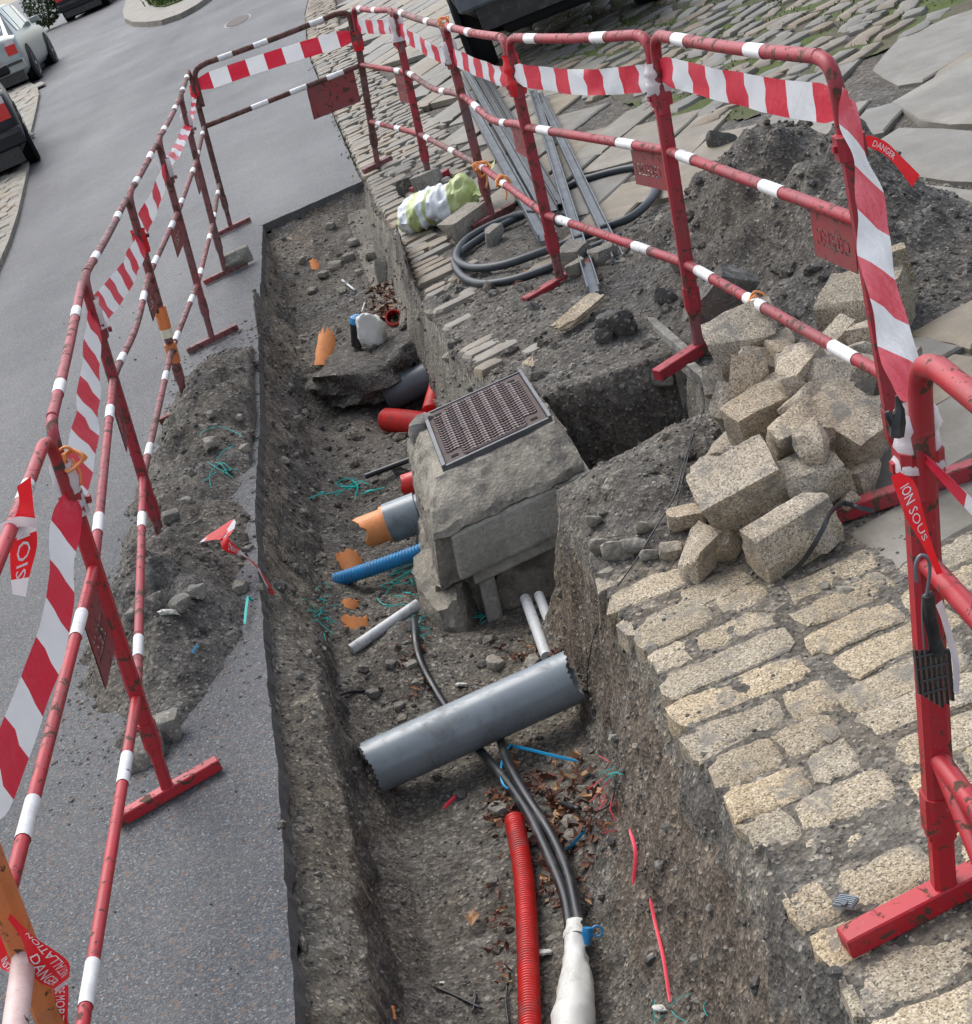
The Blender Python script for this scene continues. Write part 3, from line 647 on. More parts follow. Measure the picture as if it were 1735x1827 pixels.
def text_loops(s):
    """Outlines of a word in the built-in typeface, scaled to a unit-wide strip."""
    cu = bpy.data.curves.new('t', 'FONT'); cu.body = s; cu.resolution_u = 2; cu.fill_mode = 'FRONT'; ob = bpy.data.objects.new('t', cu); COL.objects.link(ob)
    me = ob.to_mesh(); V = np.array([v.co[:2] for v in me.vertices]); T = [tuple(p.vertices) for p in me.polygons]; cnt = {}
    for p in T:
        for a, b in zip(p, p[1:]+p[:1]): cnt[(a, b)] = 1
    bd = {a: b for (a, b) in cnt if (b, a) not in cnt}; loops = []
    while bd:
        a, b = bd.popitem(); L = [a]
        while b in bd: L.append(b); b = bd.pop(b)
        loops.append(L)
    ob.to_mesh_clear(); bpy.data.objects.remove(ob); bpy.data.curves.remove(cu)
    lo, hi = V.min(0), V.max(0); V = (V-lo)/(hi-lo); return V, T, loops
_txt = {}
def word(s):
    if s not in _txt: _txt[s] = text_loops(s)
    return _txt[s]
def punched_plate():
    V, T, loops = word('CEGELEC'); cu = bpy.data.curves.new('p', 'CURVE'); cu.dimensions = '2D'; cu.fill_mode = 'BOTH'
    for pts in [[(0, 0), (1, .0), (1, 1), (.0, 1)]]+[[(.88-V[i][0]*.76, .30+V[i][1]*.34) for i in L] for L in loops]:
        sp = cu.splines.new('POLY'); sp.points.add(len(pts)-1); sp.use_cyclic_u = True
        for q, (x, y) in zip(sp.points, pts): q.co = (x, y, 0, 1)
    ob = bpy.data.objects.new('p', cu); COL.objects.link(ob); me = ob.to_mesh(); R = (np.array([v.co[:2] for v in me.vertices]), [tuple(p.vertices) for p in me.polygons]); ob.to_mesh_clear(); bpy.data.objects.remove(ob); return R
PLATE = punched_plate()
SQ = np.array([(-1, -.6), (-.6, -1), (.6, -1), (1, -.6), (1, .6), (.6, 1), (-.6, 1), (-1, .6)])
MID, LOW, COLLAR = .655, .30, .80
UPV = np.array([0, 0, 1.])
def tilt(d):  # lay a horizontal direction on the sloping street
    d = np.asarray(d, float); return unit([d[0], d[1], d[2]+SLOPE*d[0]])
def barrier(a, b, label, foot, mats='red', dip=0., ends='B', plate=(.27, .12), bands=((.17, .74), (.16, .76), (.16, .74)), bl=.15, holes=True, back=None, rise_mid=0.):
    m = M[mats]; d = unit(JP[b][1]-JP[a][1]); ln = np.linalg.norm(JP[b][1]-JP[a][1]); thin = a[0] in 'LN' and b[0] in 'LN'; r = .0138 if thin else .0180; lw = .77 if thin else 1.
    if thin: bl *= .85
    t = Thing('safety_barrier', label, 'barrier', (JP[a][0]+JP[b][0])/2, 'red and white barriers fencing off the trench')
    A = lambda h, o=0.: jp(a, h, .024+o, d)
    B = lambda h, o=0.: jp(b, h, -.024-o, d)
    c = min(.09, ln*.12)
    P = catmull([A(COLLAR-.03), A(.90), A(.955, .004), A(.988, c*.35), A(1., c), A(1., c+.05), (A(1.)+B(1.))/2-UPV*.006, B(1., c+.05), B(1., c), B(.988, c*.35), B(.955, .004), B(.90), B(COLLAR-.03)], 5)
    top = t.part('top_tube', tube(P, r, 12), m)
    T0, T1 = A(1., c), B(1., c)
    def rail(name, h, bb, dp=0.):
        p0, p1 = A(h, -.01), B(h, -.01); Q = np.array([p0+(p1-p0)*s-UPV*dp*math.sin(math.pi*s)**2 for s in np.linspace(0, 1, 13)])
        o = t.part(name, tube(Q, r*.92, 12), m)
        for s in bb:
            i0, i1 = max(0, s-bl*.5/ln), min(1, s+bl*.5/ln); t.part('white_band', tube([p0+(p1-p0)*q-UPV*dp*math.sin(math.pi*q)**2 for q in np.linspace(i0, i1, 4)], r*.92+.0014, 12, False), M['white'], o)
        return p0, p1
    for s in bands[0]:
        i0, i1 = s-bl*.5/ln, s+bl*.5/ln; t.part('white_band', tube([T0+(T1-T0)*q-UPV*.006*math.sin(math.pi*q) for q in np.linspace(i0, i1, 4)], r+.0014, 12, False), M['white'], top)
    q0, q1 = rail('middle_rail', MID+rise_mid, bands[1], dip)
    if b != 'B7': rail('lower_rail', LOW, bands[2])
    def upright(j):
        sg = -1 if j == b else 1; dd = unit(np.array([d[0], d[1], 0.])); side = np.cross(UPV, dd)
        leg = t.part('leg', tube([jp(j, .14), jp(j, .45), jp(j, COLLAR)], .0225*lw, prof=SQ), m)
        t.part('collar', tube([jp(j, COLLAR-.005), jp(j, COLLAR+.045)], .033*lw, prof=SQ), m, leg); t.part('collar_bolt', box(jp(j, COLLAR+.02)-side*.036, dd*.008, side*.006, UPV*.008), m, leg)
        t.part('lower_leg', tube([jp(j, .012), jp(j, .235)], .0185*lw, prof=SQ), M['red_worn'] if mats != 'red_new' else m)
        t.part('sleeve', tube([jp(j, .155), jp(j, .225)], .0265*lw, prof=SQ), m, leg)
        fv = np.asarray(foot[:2], float); fd = tilt((fv[0], fv[1], 0)); fl = np.linalg.norm(fv); sd = unit(np.cross(UPV, fd)); fu = np.cross(fd, sd)
        s0, s1 = (foot[2], foot[3]) if len(foot) > 2 else (1., 1.); cc = jp(j, 0)+UPV*.022
        t.part('foot', box(cc+fd*fl*(s1-s0)/2, fd*fl*(s0+s1)/2, sd*.022*lw, fu*.020*lw, .003), m if mats != 'red_rust' else M['red_worn'])
    for j in ends: upright(b if j == 'B' else a)
    if plate:
        w, h = plate; pd = unit(q1-q0); o0 = q1-pd*(w+.045)-UPV*(h+.016)
        if holes:
            u, f = PLATE; V = np.array([o0+pd*w*x+UPV*h*y+unit(np.cross(pd, UPV))*s for s in (-.0012, .0012) for x, y in u]); n = len(u); F = [q for q in f]+[tuple(i+n for i in q[::-1]) for q in f]; VF = (V, F)
        else: VF = box(o0+pd*w/2+UPV*h/2, pd*w/2, np.cross(pd, UPV)*.002, UPV*h/2)
        t.part('plate', VF, M['plate'], smooth=False)
    return t
LF = (.133, .05); 
barrier('N0', 'L1', 'red barrier nearest on the left, its foot on bare asphalt', LF, 'red_new', plate=(.22, .17))
barrier('L1', 'L2', 'red barrier on the left ending in the spoil beside the fallen tape', LF, 'red', plate=(.22, .16), rise_mid=0)
barrier('L2', 'L3', 'worn red barrier on the left with an orange patch on its far leg', LF, 'red_worn', dip=.03)
barrier('L3', 'L4', 'worn red barrier on the left, just beyond the orange patched leg', LF, 'red_worn')
barrier('L4', 'L5', 'worn red barrier on the left whose foot carries a square grey stone', LF, 'red_worn')
barrier('L5', 'L6', 'farthest red barrier of the left row, meeting the end barrier at the corner', LF, 'red_rust', plate=None)
barrier('L6', 'B7', 'brown rusted barrier closing the far end of the trench with a large blank plate', (.10, .05), 'red_rust', plate=(.33, .2), holes=False, bands=((.15, .42, .85), (.35, .6, .84), ()), bl=.12)
barrier('B7', 'R6', 'far red barrier over the cobble strip, first on the right after the corner', (.12, .07), 'red', plate=(.26, .17), bands=((.15, .6), (.85,), (.2, .6)), bl=.12)
barrier('R6', 'R5', 'far red barrier with a bent grey top tube above the green sack', (.12, .07), 'red_worn', plate=None, dip=.03, bands=((.15, .75), (.1, .7), (.15, .6)), bl=.12)
barrier('R5', 'R4', 'red barrier with a sagging middle rail in front of the steel profiles', (.17, .10), 'red', dip=.045, bands=((.1, .45), (.25, .7), (.05, .42)), bl=.12)
barrier('R4', 'R3', 'red barrier standing between the steel profiles and the side pit', (.17, .10), 'red')
barrier('R3', 'R2', 'red barrier in front of the dark soil mound, above the rubble heap', (.185, -.02), 'red', bands=((.17, .68), (.12, .62), (.12, .42, .84)))
barrier('R1', 'F9', 'bright red barrier nearest on the right, standing on the granite setts', (.185, .035), 'red_new', ends='A', plate=None, bands=((.22,), (.2,), (.5,)), bl=.1)
# the orange barrier that enters at the lower left
ob = Thing('safety_barrier', 'scratched orange barrier post with a pale rail at the lower left corner', 'barrier', JP['N0b'][0], 'red and white barriers fencing off the trench')
d = unit(JP['N1'][1]-JP['N0b'][1])
ob.part('leg', tube([jp('N0b', 0), jp('N0b', .5), jp('N0b', 1.)], .021, prof=SQ), M['orange_paint'])
ob.part('middle_rail', tube([jp('N0b', .57), jp('N1', .57)], .019, 12), M['pale']); ob.part('top_tube', tube(catmull([jp('N0b', .85), jp('N0b', 1.), jp('N0b', 1.03, .06, d), jp('N1', 1.03)], 4), .018, 10), M['orange_paint'])
ob.part('foot', box(jp('N0b', 0)+UPV*.025, tilt((.93, .36, 0))*.14, np.array([-.36, .93, 0])*.022, UPV*.02, .004), M['orange_paint'])
# brace of the nearest right barrier
br = [o for o in bpy.data.objects if o.get('label', '').startswith('bright red barrier nearest')][0]; bb = np.array(br.location)
put('brace', mkmesh('brace', *(lambda vf: (vf[0]-bb, vf[1]))(tube([jp('R1', .30, .02, unit(JP['F9'][1]-JP['R1'][1])), jp('R1', .16, .30, unit(JP['F9'][1]-JP['R1'][1]))], .016, 10)), M['red_new'], 40), parent=br)

# ------------------------------------------------------------------ warning tape
def tape(a, b, label, w=.092, sag=.02, pitch=.17, tw=(0., 0.), seed=0, wav=.010, wrap=None, phase=0., name='barrier_tape', mats=('tape_red', 'tape_white'), grp='striped tape strung between the barriers'):
    """A ribbon from point a to point b (world), striped red and white."""
    a, b = np.asarray(a, float), np.asarray(b, float); L = np.linalg.norm(b-a); d = (b-a)/L; side = unit(np.cross(d, UPV)); up = np.cross(side, d)
    n = max(2, round(L/pitch))*8; pitch = L/(n/8); S = np.linspace(0, 1, n+1)+1e-6; V = []; F = []; mi = []
    for s in S:
        c = a+d*L*s-UPV*sag*4*s*(1-s)+side*wav*float(vn(np.array([s*L*5, seed, .3]), seed)); an = tw[0]+(tw[1]-tw[0])*s+.10*float(vn(np.array([s*L*4, seed+.7, .9]), seed)); e = up*math.cos(an)+side*math.sin(an); g = unit(np.cross(d, e))
        pinch = min(1, .55+min(s, 1-s)*L*4)
        for q, bow in ((-.5, 0), (-.17, .006), (.17, -.004), (.5, .003)): V.append(c+e*w*q*pinch+g*bow*float(vn(np.array([s*L*7+q, seed, 2.]), seed+3))*1.3)
    for i in range(n):
        for j in range(3): F.append((i*4+j, i*4+j+1, i*4+j+5, i*4+j+4)); mi.append(int(math.floor(S[i]*L/pitch+phase)) % 2)
    t = Thing(name, label, 'tape', a, grp); t.part('ribbon', (V, F), [M[mats[0]], M[mats[1]]], smooth=True, mi=mi)
    for wp in (wrap or []):
        c, ax, rr, ll, mm = wp; P = [c-unit(ax)*ll/2+unit(ax)*ll*q for q in np.linspace(0, 1, 9)]; R = [rr*(1+.14*float(vn(np.array([q*9., seed, 4.]), seed))) for q in range(9)]
        t.part('tape_wrap', tube(P, R, 10, False), M[mm], smooth=True)
    return t
def wr(j, h, mm='wrap', ll=.09, rr=.036): return (jp(j, h), JP[j][1]-JP[j][0], rr*(.8 if j[0] in 'LN' else 1.), ll, mm)
tape(jp('L1', .84), jp('N0', .80), 'red and white tape sagging out of frame at the left edge', sag=.07, tw=(.35, .1), seed=1, wrap=[wr('L1', .855, 'wrap', .13)])
tape(jp('L2', .88), jp('L1', .84), 'red and white tape between the two nearest posts of the left row', sag=.05, tw=(.2, .5), seed=2, wrap=[wr('L2', .88, 'wrap', .1)])
tape(jp('L3', .80), jp('L2', .88), 'red and white tape on the left hanging behind the post with a white wrap', sag=.03, tw=(.2, .3), seed=3)
tape(jp('L4', .87), jp('L3', .83), 'red and white tape between the middle posts of the left row', sag=.01, tw=(-.1, .2), seed=4, wrap=[wr('L4', .87), wr('L3', .80, 'tape_bright', .1)])
tape(jp('L5', .85), jp('L4', .88), 'narrow twisted tape between the far posts of the left row', w=.05, sag=.02, tw=(1.2, .6), seed=5, wrap=[wr('L5', .87)])
tape(jp('L6', .86), jp('L5', .85), 'thin twisted scrap of tape near the far left corner', w=.03, sag=.02, tw=(.9, 1.5), seed=15)
tape(jp('L6', .90), jp('B7', .84), 'long straight striped tape across the far end of the trench', w=.105, sag=-.01, seed=6, pitch=.125, wav=.003, wrap=[wr('L6', .87, 'tape_bright', .08), wr('B7', .80, 'tape_bright', .12)])
tape(jp('B7', .90), jp('R6', .92), 'short striped tape on the first far right barrier', w=.085, sag=.015, seed=7, pitch=.165, wrap=[wr('R6', .90, 'wrap', .14, .04)])
tape(jp('R6', .90), jp('R5', .82), 'striped tape above the sack between the bent barrier posts', w=.085, sag=.01, seed=8, pitch=.165)
tape(jp('R5', .86), jp('R4', .84), 'striped tape in front of the black vehicle wheel', w=.085, sag=.015, seed=9, pitch=.165, wrap=[wr('R5', .87, 'wrap', .12)])
tape(jp('R4', .87), jp('R3', .88), 'striped tape across the barrier beside the steel profiles', w=.09, sag=.028, seed=10, pitch=.165, phase=1, wrap=[wr('R4', .86, 'tape_bright', .16), wr('R3', .875, 'wrap', .1, .038)])
tape(jp('R3', .90), jp('R2', .905), 'striped tape in front of the dark soil mound', w=.092, sag=.012, seed=11, pitch=.165)
tape(jp('R2', .93)+np.array([.01, -.03, 0]), jp('R1', .90)+np.array([.0, .03, 0]), 'striped tape running from the mound barrier down to the nearest right post', w=.085, sag=.05, tw=(.5, .9), seed=12, pitch=.2, wrap=[wr('R1', .86, 'wrap', .09, .036)])
tape(jp('R1', .84, .03, unit(JP['F9'][1]-JP['R1'][1])), jp('F9', .82), 'folded striped tape leaving the frame at the right edge', w=.05, sag=.01, tw=(.3, .3), seed=13, pitch=.17)

# ------------------------------------------------------------------ printed tape ends
def ribbon(stations, n=5, bow=.0):
    """Stations (x1, y1, x2, y2, depth): both edges of a loose strip at a real distance; returns a grid of points."""
    Lp = np.array([W(dep(a, b, Y)) for a, b, c, d, Y in stations]); Rp = np.array([W(dep(c, d, Y+bow)) for a, b, c, d, Y in stations])
    return catmull(Lp, n), catmull(Rp, n)
def rib_mesh(L, R):
    n = len(L); V = np.vstack([L, (L+R)/2, R]); F = [(i, i+1, n+i+1, n+i) for i in range(n-1)]+[(n+i, n+i+1, 2*n+i+1, 2*n+i) for i in range(n-1)]; return V, F
def rib_text(L, R, s, u0, u1, v0, v1, flip=False):
    V, T, _ = word(s); n = len(L)-1; out = []
    for x, y in V:
        u = (u0+(u1-u0)*x)*n; i = int(min(n-1, math.floor(u))); f = u-i; l = L[i]+(L[i+1]-L[i])*f; r = R[i]+(R[i+1]-R[i])*f; q = v0+(v1-v0)*y; p = l+(r-l)*q; out.append(p+unit(CAM-p)*.0025)
    return np.array(out), T
def printed(label, stations, texts=(), mat='tape_bright', cat_='tape', grp='printed scraps of warning tape', bow=.0, white=()):
    L, R = ribbon(stations, 6, bow); t = Thing('warning_tape', label, cat_, L[0], grp); V, F = rib_mesh(L, R); n = len(L)
    mi = [1 if any(a <= i/(n-1) < b for a, b in white) else 0 for i in range(n-1)]*2
    t.part('ribbon', (V, F), [M[mat], M['wrap']], smooth=True, mi=mi)
    for q in texts: t.part('lettering', rib_text(L, R, *q), M['letters'], smooth=False)
    return t
YA = 2.9
printed('red printed tape end hanging from the top tube at the left edge', [(55, 850, 30, 868, YA), (60, 905, 34, 900, YA), (64, 935, 20, 945, YA), (66, 975, 18, 1000, YA+.01), (52, 1030, 20, 1035, YA+.02), (46, 1065, 22, 1060, YA+.02)], [('SION', .80, .36, .25, .75)], white=((.80, 1.01), (.36, .44)))
printed('white knotted tape round the top tube at the left edge', [(0, 935, 0, 960, YA-.02), (30, 922, 34, 940, YA-.03), (66, 925, 66, 942, YA-.02)], mat='wrap')
YB = 2.05
printed('red tape reading DANGER in a crumpled knot by the orange post', [(18, 1630, 14, 1640, YB), (62, 1672, 40, 1680, YB), (118, 1712, 62, 1745, YB+.01), (124, 1738, 92, 1762, YB+.02), (112, 1762, 100, 1770, YB+.01)], [('INSTALLATION', .72, .20, .10, .42), ('DANGER', .36, .74, .92, .56)], white=((.82, 1.01),))
printed('red tape tail reading MORT hanging below the knot by the orange post', [(122, 1758, 96, 1762, YB+.03), (122, 1790, 98, 1792, YB+.04), (118, 1850, 96, 1850, YB+.05)], [('DE MORT', .02, .8, .95, .25)])
printed('red tape loop bending round the far side of the orange post', [(-6, 1640, -40, 1650, YB+.06), (14, 1690, -6, 1706, YB+.06), (22, 1716, 2, 1728, YB+.05), (36, 1728, 26, 1738, YB+.03)], [('INSTA', .45, .95, .8, .25)])
YC = 2.0
printed('red tape reading SOUS TENSION twisted down the nearest right post', [(1606, 842, 1590, 850, YC), (1632, 860, 1600, 880, YC), (1646, 905, 1618, 925, YC-.01), (1662, 965, 1648, 975, YC-.01), (1682, 1022, 1672, 1026, YC)], [('ION SOUS', .22, .72, .75, .25)])
printed('pale tape tail dangling beside the black spacer', [(1682, 1070, 1670, 1080, YC+.01), (1694, 1110, 1682, 1112, YC+.01), (1712, 1180, 1700, 1182, YC+.02), (1712, 1238, 1702, 1234, YC+.02)], mat='wrap')
printed('red printed tape end blowing out behind the far right post', [(1548, 240, 1540, 258, 4.0), (1580, 252, 1572, 272, 4.0), (1606, 276, 1596, 292, 3.99), (1642, 312, 1628, 334, 3.98)], [('DANGER', .15, .62, .8, .25)])
g = [at(*p) for p in ((362, 962, .13), (405, 945, .17), (402, 968, .15), (432, 990, .10), (458, 1012, .03), (478, 1045, -.07), (496, 1076, -.17))]; gm = np.array([W(p) for p in g])
gl = catmull(gm, 5); wd_ = np.interp(np.linspace(0, 1, len(gl)), [0, .15, .35, .6, 1], [.018, .045, .045, .032, .010]); T_, N_, B_ = frames(gl); n = len(gl)
tw = np.linspace(.3, 2.6, n); E_ = N_*np.cos(tw)[:, None]+np.cross(T_, N_)*np.sin(tw)[:, None]*.7; V, F = rib_mesh(gl-E_*wd_[:, None], gl+E_*wd_[:, None])
t = Thing('warning_tape', 'torn red and white tape lying on the spoil and hanging into the trench', 'tape', gl[0], 'printed scraps of warning tape'); t.part('ribbon', (V, F), [M['tape_bright'], M['tape_white']], smooth=True, mi=[1 if (i % 9 in (5, 6)) or .62 < i/n < .74 else 0 for i in range(n-1)]+[0 if (i % 7) else 1 for i in range(n-1)])
t.part('lettering', rib_text(gl-E_*wd_[:, None], gl+E_*wd_[:, None], 'DANGER DE MORT', .38, .62, .2, .8), M['letters'], smooth=False)

# ------------------------------------------------------------------ the inspection chamber with its iron cover
CO = [at(795, 830, .012), at(978, 745, .012), at(926, 665, .012), at(761, 740, .012)]
def ch(u, v, z):
    """Chamber coordinates: u along the front edge of the cover, v towards the back."""
    p = CO[0]*(1-u)*(1-v)+CO[1]*u*(1-v)+CO[2]*u*v+CO[3]*(1-u)*v; return W((p[0], p[1], z))
chm = Thing('inspection_chamber', 'concrete inspection chamber with a rusty iron cover in the middle of the trench', 'manhole', ch(.5, .5, -.6))
def loft(rings, k, rough, seed, freq=9.):
    """Rings (z, u0, u1, v0, v1) joined to a lumpy block."""
    V = []; n = len(rings); Zs = []
    for z, u0, u1, v0, v1 in rings:
        per = []
        m = k//4
        for i in range(m): per.append((u0+(u1-u0)*i/m, v0))
        for i in range(m): per.append((u1, v0+(v1-v0)*i/m))
        for i in range(m): per.append((u1-(u1-u0)*i/m, v1))
        for i in range(m): per.append((u0, v1-(v1-v0)*i/m))
        cu, cv = (u0+u1)/2, (v0+v1)/2
        for u, v in per:
            p = ch(u, v, z); V.append(p); Zs.append(unit(p-ch(cu, cv, z)))
    V = np.array(V); V = V+np.array(Zs)*(rough*(fbm(V*freq, seed, 4)*1.6-.3))[:, None]+UPV*(rough*.5*vn(V*freq*1.7, seed+5))[:, None]
    F = [(a*k+i, a*k+(i+1) % k, (a+1)*k+(i+1) % k, (a+1)*k+i) for a in range(n-1) for i in range(k)]+[tuple(range(k))[::-1], tuple((n-1)*k+i for i in range(k))]
    return np.array(V), F
rz = []
for z, u0, u1, v0, v1 in ((-.70, -.34, 1.1, -.06, 1.1), (-.58, -.40, 1.12, -.06, 1.1), (-.46, -.40, 1.13, -.07, 1.1), (-.36, -.34, 1.14, -.08, 1.1), (-.345, -.30, 1.14, -.22, 1.1), (-.17, -.27, 1.16, -.24, 1.12), (-.145, -.28, 1.18, -.34, 1.13), (-.12, -.27, 1.18, -.33, 1.13), (-.075, -.24, 1.16, -.25, 1.12), (-.03, -.17, 1.10, -.13, 1.07), (-.004, -.12, 1.06, -.06, 1.04)):
    rz.append((z, u0, u1, v0, v1))
rz2 = []
for (a, b) in zip(rz, rz[1:]): rz2 += [tuple(np.array(a)+(np.array(b)-np.array(a))*q) for q in (0, .34, .67)]
rz2.append(rz[-1])
body = chm.part('body', loft(rz2, 160, .014, 5, 22.), M['mortar'], smooth=24)
def uvbox(u0, u1, v0, v1, z0, z1, rag=.0):
    V = [ch(u, v, z) for z in (z0, z1) for v in (v0, v1) for u in (u0, u1)]; return np.array(V), [(0, 2, 3, 1), (4, 5, 7, 6), (0, 1, 5, 4), (2, 6, 7, 3), (0, 4, 6, 2), (1, 3, 7, 5)]
def bev(o, w=.006, seg=2):
    m_ = o.modifiers.new('bevel', 'BEVEL'); m_.width = w; m_.segments = seg; m_.limit_method = 'ANGLE'; return o
bev(chm.part('lintel', uvbox(-.12, 1.22, -.345, -.05, -.318, -.150), M['smooth_concrete'], smooth=False), .012)
bev(chm.part('lintel_step', uvbox(.0, 1.22, -.315, -.05, -.362, -.3182), M['smooth_concrete'], smooth=False), .008)
bev(chm.part('side_post', uvbox(.04, .19, -.30, -.05, -.70, -.3622), M['smooth_concrete'], smooth=False), .012)
chm.part('knockout_panel', rock((ch(.25, -.16, -.6)+ch(1.1, -.10, -.42))/2-UPV*.02, (ch(1.2, 0, 0)-ch(.2, 0, 0))*.5, (ch(0, .1, 0)-ch(0, -.06, 0))*.5, UPV*.15, 8, 6, .1, .10, 4, 2), M['mortar'], smooth=50)
chm.part('rough_fill', rock(ch(-.24, .06, -.50), (ch(.13, 0, 0)-ch(-.13, 0, 0)), (ch(0, .2, 0)-ch(0, -.2, 0)), UPV*.17, 21, 8, .35, .16, 3.2, 6), M['mortar'], smooth=30)
chm.part('mortar_lump', rock(ch(-.08, .93, -.02), (.055, 0, 0), (0, .06, 0), (0, 0, .05), 3, 5, .7, .12), M['concrete'])
frame = chm.part('cover_frame', cat(uvbox(-.035, 0, -.02, 1.02, -.03, .020), uvbox(1., 1.03, -.02, 1.02, -.03, .020), uvbox(0, 1, -.025, -.003, -.03, .0145), uvbox(0, 1, 1.003, 1.02, -.03, .0145)), M['darksteel'], smooth=False)
cov = chm.part('cover', uvbox(.006, .994, .004, .996, -.02, .010), M['iron'], smooth=False)
R = []; NU, NV = 13, 21
for j in range(NV):
    for i in range(NU):
        u = .05+.90*(i+.5)/NU; v = .04+.92*(j+.5)/NV
        if (u < .17 or u > .84) and (v < .16 or v > .86): continue
        s = 1 if i % 2 else -1; a, b, c, d_ = (u-.030, v-.005*s), (u-.010, v+.009*s), (u+.012, v+.009*s), (u+.030, v-.005*s)
        R.append(tube([ch(*a, .0125), ch(*b, .0125), ch(*c, .0125), ch(*d_, .0125)], .0042, prof=np.array([(-1, -.7), (1, -.7), (.55, .7), (-.55, .7)])))
for v in (.035, .965): R.append(tube([ch(.2, v, .0125), ch(.8, v, .0125)], .005, 4))
tag(chm.part('tread', cat(*R), M['iron_worn'], cov, smooth=False), kind='stuff')
for u, v in ((.11, .09), (.89, .09), (.11, .91), (.89, .91)): chm.part('keyhole', uvbox(u-.035, u+.035, v-.022, v+.022, .004, .0112), M['pit'], cov, smooth=False)

# ------------------------------------------------------------------ pipes, cables and ducts
def pts(ps, z): return [W(at(x, y, z if not hasattr(z, '__len__') else z[i])) for i, (x, y) in enumerate(ps)]
def rpx(px, p): return px*mpp(at(*p[:2], p[2]))
def JG(k, rg): a = np.arange(k)*2*math.pi/k; return .5+.28*np.sin(a+6*rg.rand())+.16*np.sin(3*a+6*rg.rand())+.34*(rg.rand(k)-.5)
def hollow(P, r, th, k=28, jag=(0, 0), seed=0, label_parts=True):
    """An open pipe with a wall; jag roughens the ends."""
    rg = np.random.RandomState(seed); P = np.asarray(P, float); T, N, B = frames(P); n = len(P); a = np.arange(k)*2*math.pi/k; V = []
    for rr in (r, r-th):
        for i in range(n):
            o = np.zeros(k)
            if i == 0: o = jag[0]*JG(k, rg)
            if i == n-1: o = -jag[1]*JG(k, rg)
            for j in range(k): V.append(P[i]+rr*(N[i]*math.cos(a[j])+B[i]*math.sin(a[j]))+T[i]*o[j])
            rg = np.random.RandomState(seed+i) if False else rg
    V = np.array(V); m = n*k
    V[m:m+k] = V[0:k]-(V[0:k]-P[0])*(th/r); V[2*m-k:2*m] = V[m-k:m]-(V[m-k:m]-P[-1])*(th/r)
    F = [(i*k+j, i*k+(j+1) % k, (i+1)*k+(j+1) % k, (i+1)*k+j) for i in range(n-1) for j in range(k)]+[(m+i*k+j, m+(i+1)*k+j, m+(i+1)*k+(j+1) % k, m+i*k+(j+1) % k) for i in range(n-1) for j in range(k)]
    F += [(j, m+j, m+(j+1) % k, (j+1) % k) for j in range(k)]+[((n-1)*k+j, (n-1)*k+(j+1) % k, m+(n-1)*k+(j+1) % k, m+(n-1)*k+j) for j in range(k)]
    return V, F
def corr(P, r, pitch=.008, amp=.12, k=18):
    """Corrugated duct along a path."""
    P = catmull(P, 10); s = np.concatenate([[0], np.cumsum(np.linalg.norm(np.diff(P, axis=0), axis=1))]); n = int(s[-1]/pitch)*4+1; t = np.linspace(0, s[-1], n)
    Q = np.stack([np.interp(t, s, P[:, i]) for i in range(3)], 1); R = r*(1-amp*np.array([0, .0, 1, 1])[np.arange(n) % 4]); return tube(Q, R, k)
pz = -.385
p0, p1 = pts([(660, 1372), (1032, 1203)], pz); rad = .5*.155
solo('drain_pipe', hollow([p0+(p1-p0)*q for q in np.linspace(0, 1, 9)], rad, .006, 60, (.03, .03), 4), M['pvc'], 'large broken grey plastic pipe lying across the near trench', 'pipe', smooth=35)
solo('cable_duct', corr(pts([(947, 1900), (944, 1760), (940, 1640), (933, 1550), (918, 1462)], [-.465, -.465, -.465, -.465, -.45]), .0262, .0085, .10, 20), M['red_pl'], 'long red corrugated duct running towards the camera in the trench', 'duct', smooth=50)
c1 = catmull([W(hit(x, y, .014)) for x, y in ((738, 1080), (742, 1130), (750, 1180), (775, 1232))]+pts([(815, 1290), (868, 1352), (905, 1395), (945, 1455), (985, 1540), (1008, 1600), (1018, 1655)], [-.48, -.46, -.45, -.44, -.44, -.44, -.44]), 8)
c2 = catmull(pts([(885, 1290), (895, 1325), (908, 1365), (938, 1418), (984, 1490), (1014, 1560), (1032, 1640), (1038, 1665)], [-.48, -.46, -.44, -.43, -.44, -.44, -.44, -.44]), 8)
solo('cable', tube(c1, .0135, 12), M['rubber'], 'black power cable passing under the grey pipe from the chamber', 'cable', smooth=True)
solo('cable', tube(c2, .0130, 12), M['rubber'], 'shorter black power cable lying against the first one', 'cable', smooth=True)
jb = catmull(pts([(1026, 1648), (1028, 1690), (1028, 1740), (1026, 1790), (1020, 1850), (1014, 1930)], -.44), 8); n = len(jb); R = np.interp(np.linspace(0, 1, n), [0, .12, .3, .5, .75, 1], [.021, .026, .029, .040, .047, .038])
jt = Thing('cable_joint', 'white taped sleeve round the cable joint beside the red duct', 'cable joint', jb[0])
T_, N_, B_ = frames(jb); k = 22; V = []
for i in range(n):
    for j in range(k):
        a = j*2*math.pi/k; d = N_[i]*math.cos(a)+B_[i]*math.sin(a); p = jb[i]+d*R[i]; V.append(p+d*.006*float(fbm(np.array([i*.35+a*.4, a*2.2, 0]), 3, 3)))
jt.part('sleeve', (V, [(i*k+j, i*k+(j+1) % k, (i+1)*k+(j+1) % k, (i+1)*k+j) for i in range(n-1) for j in range(k)]+[tuple(range(k))[::-1]]), M['bag'], smooth=True)
for q in (4,): jt.part('tape_band', tube(jb[q:q+3], R[q]+.0035, 20, False), M['bag'], smooth=True)
pc = W(at(1048, 1665, -.40)); jt.part('clip_body', tube([pc+CU*.012, pc, pc-CU*.025], [.010, .013, .007], 10), M['blue_pl']); 
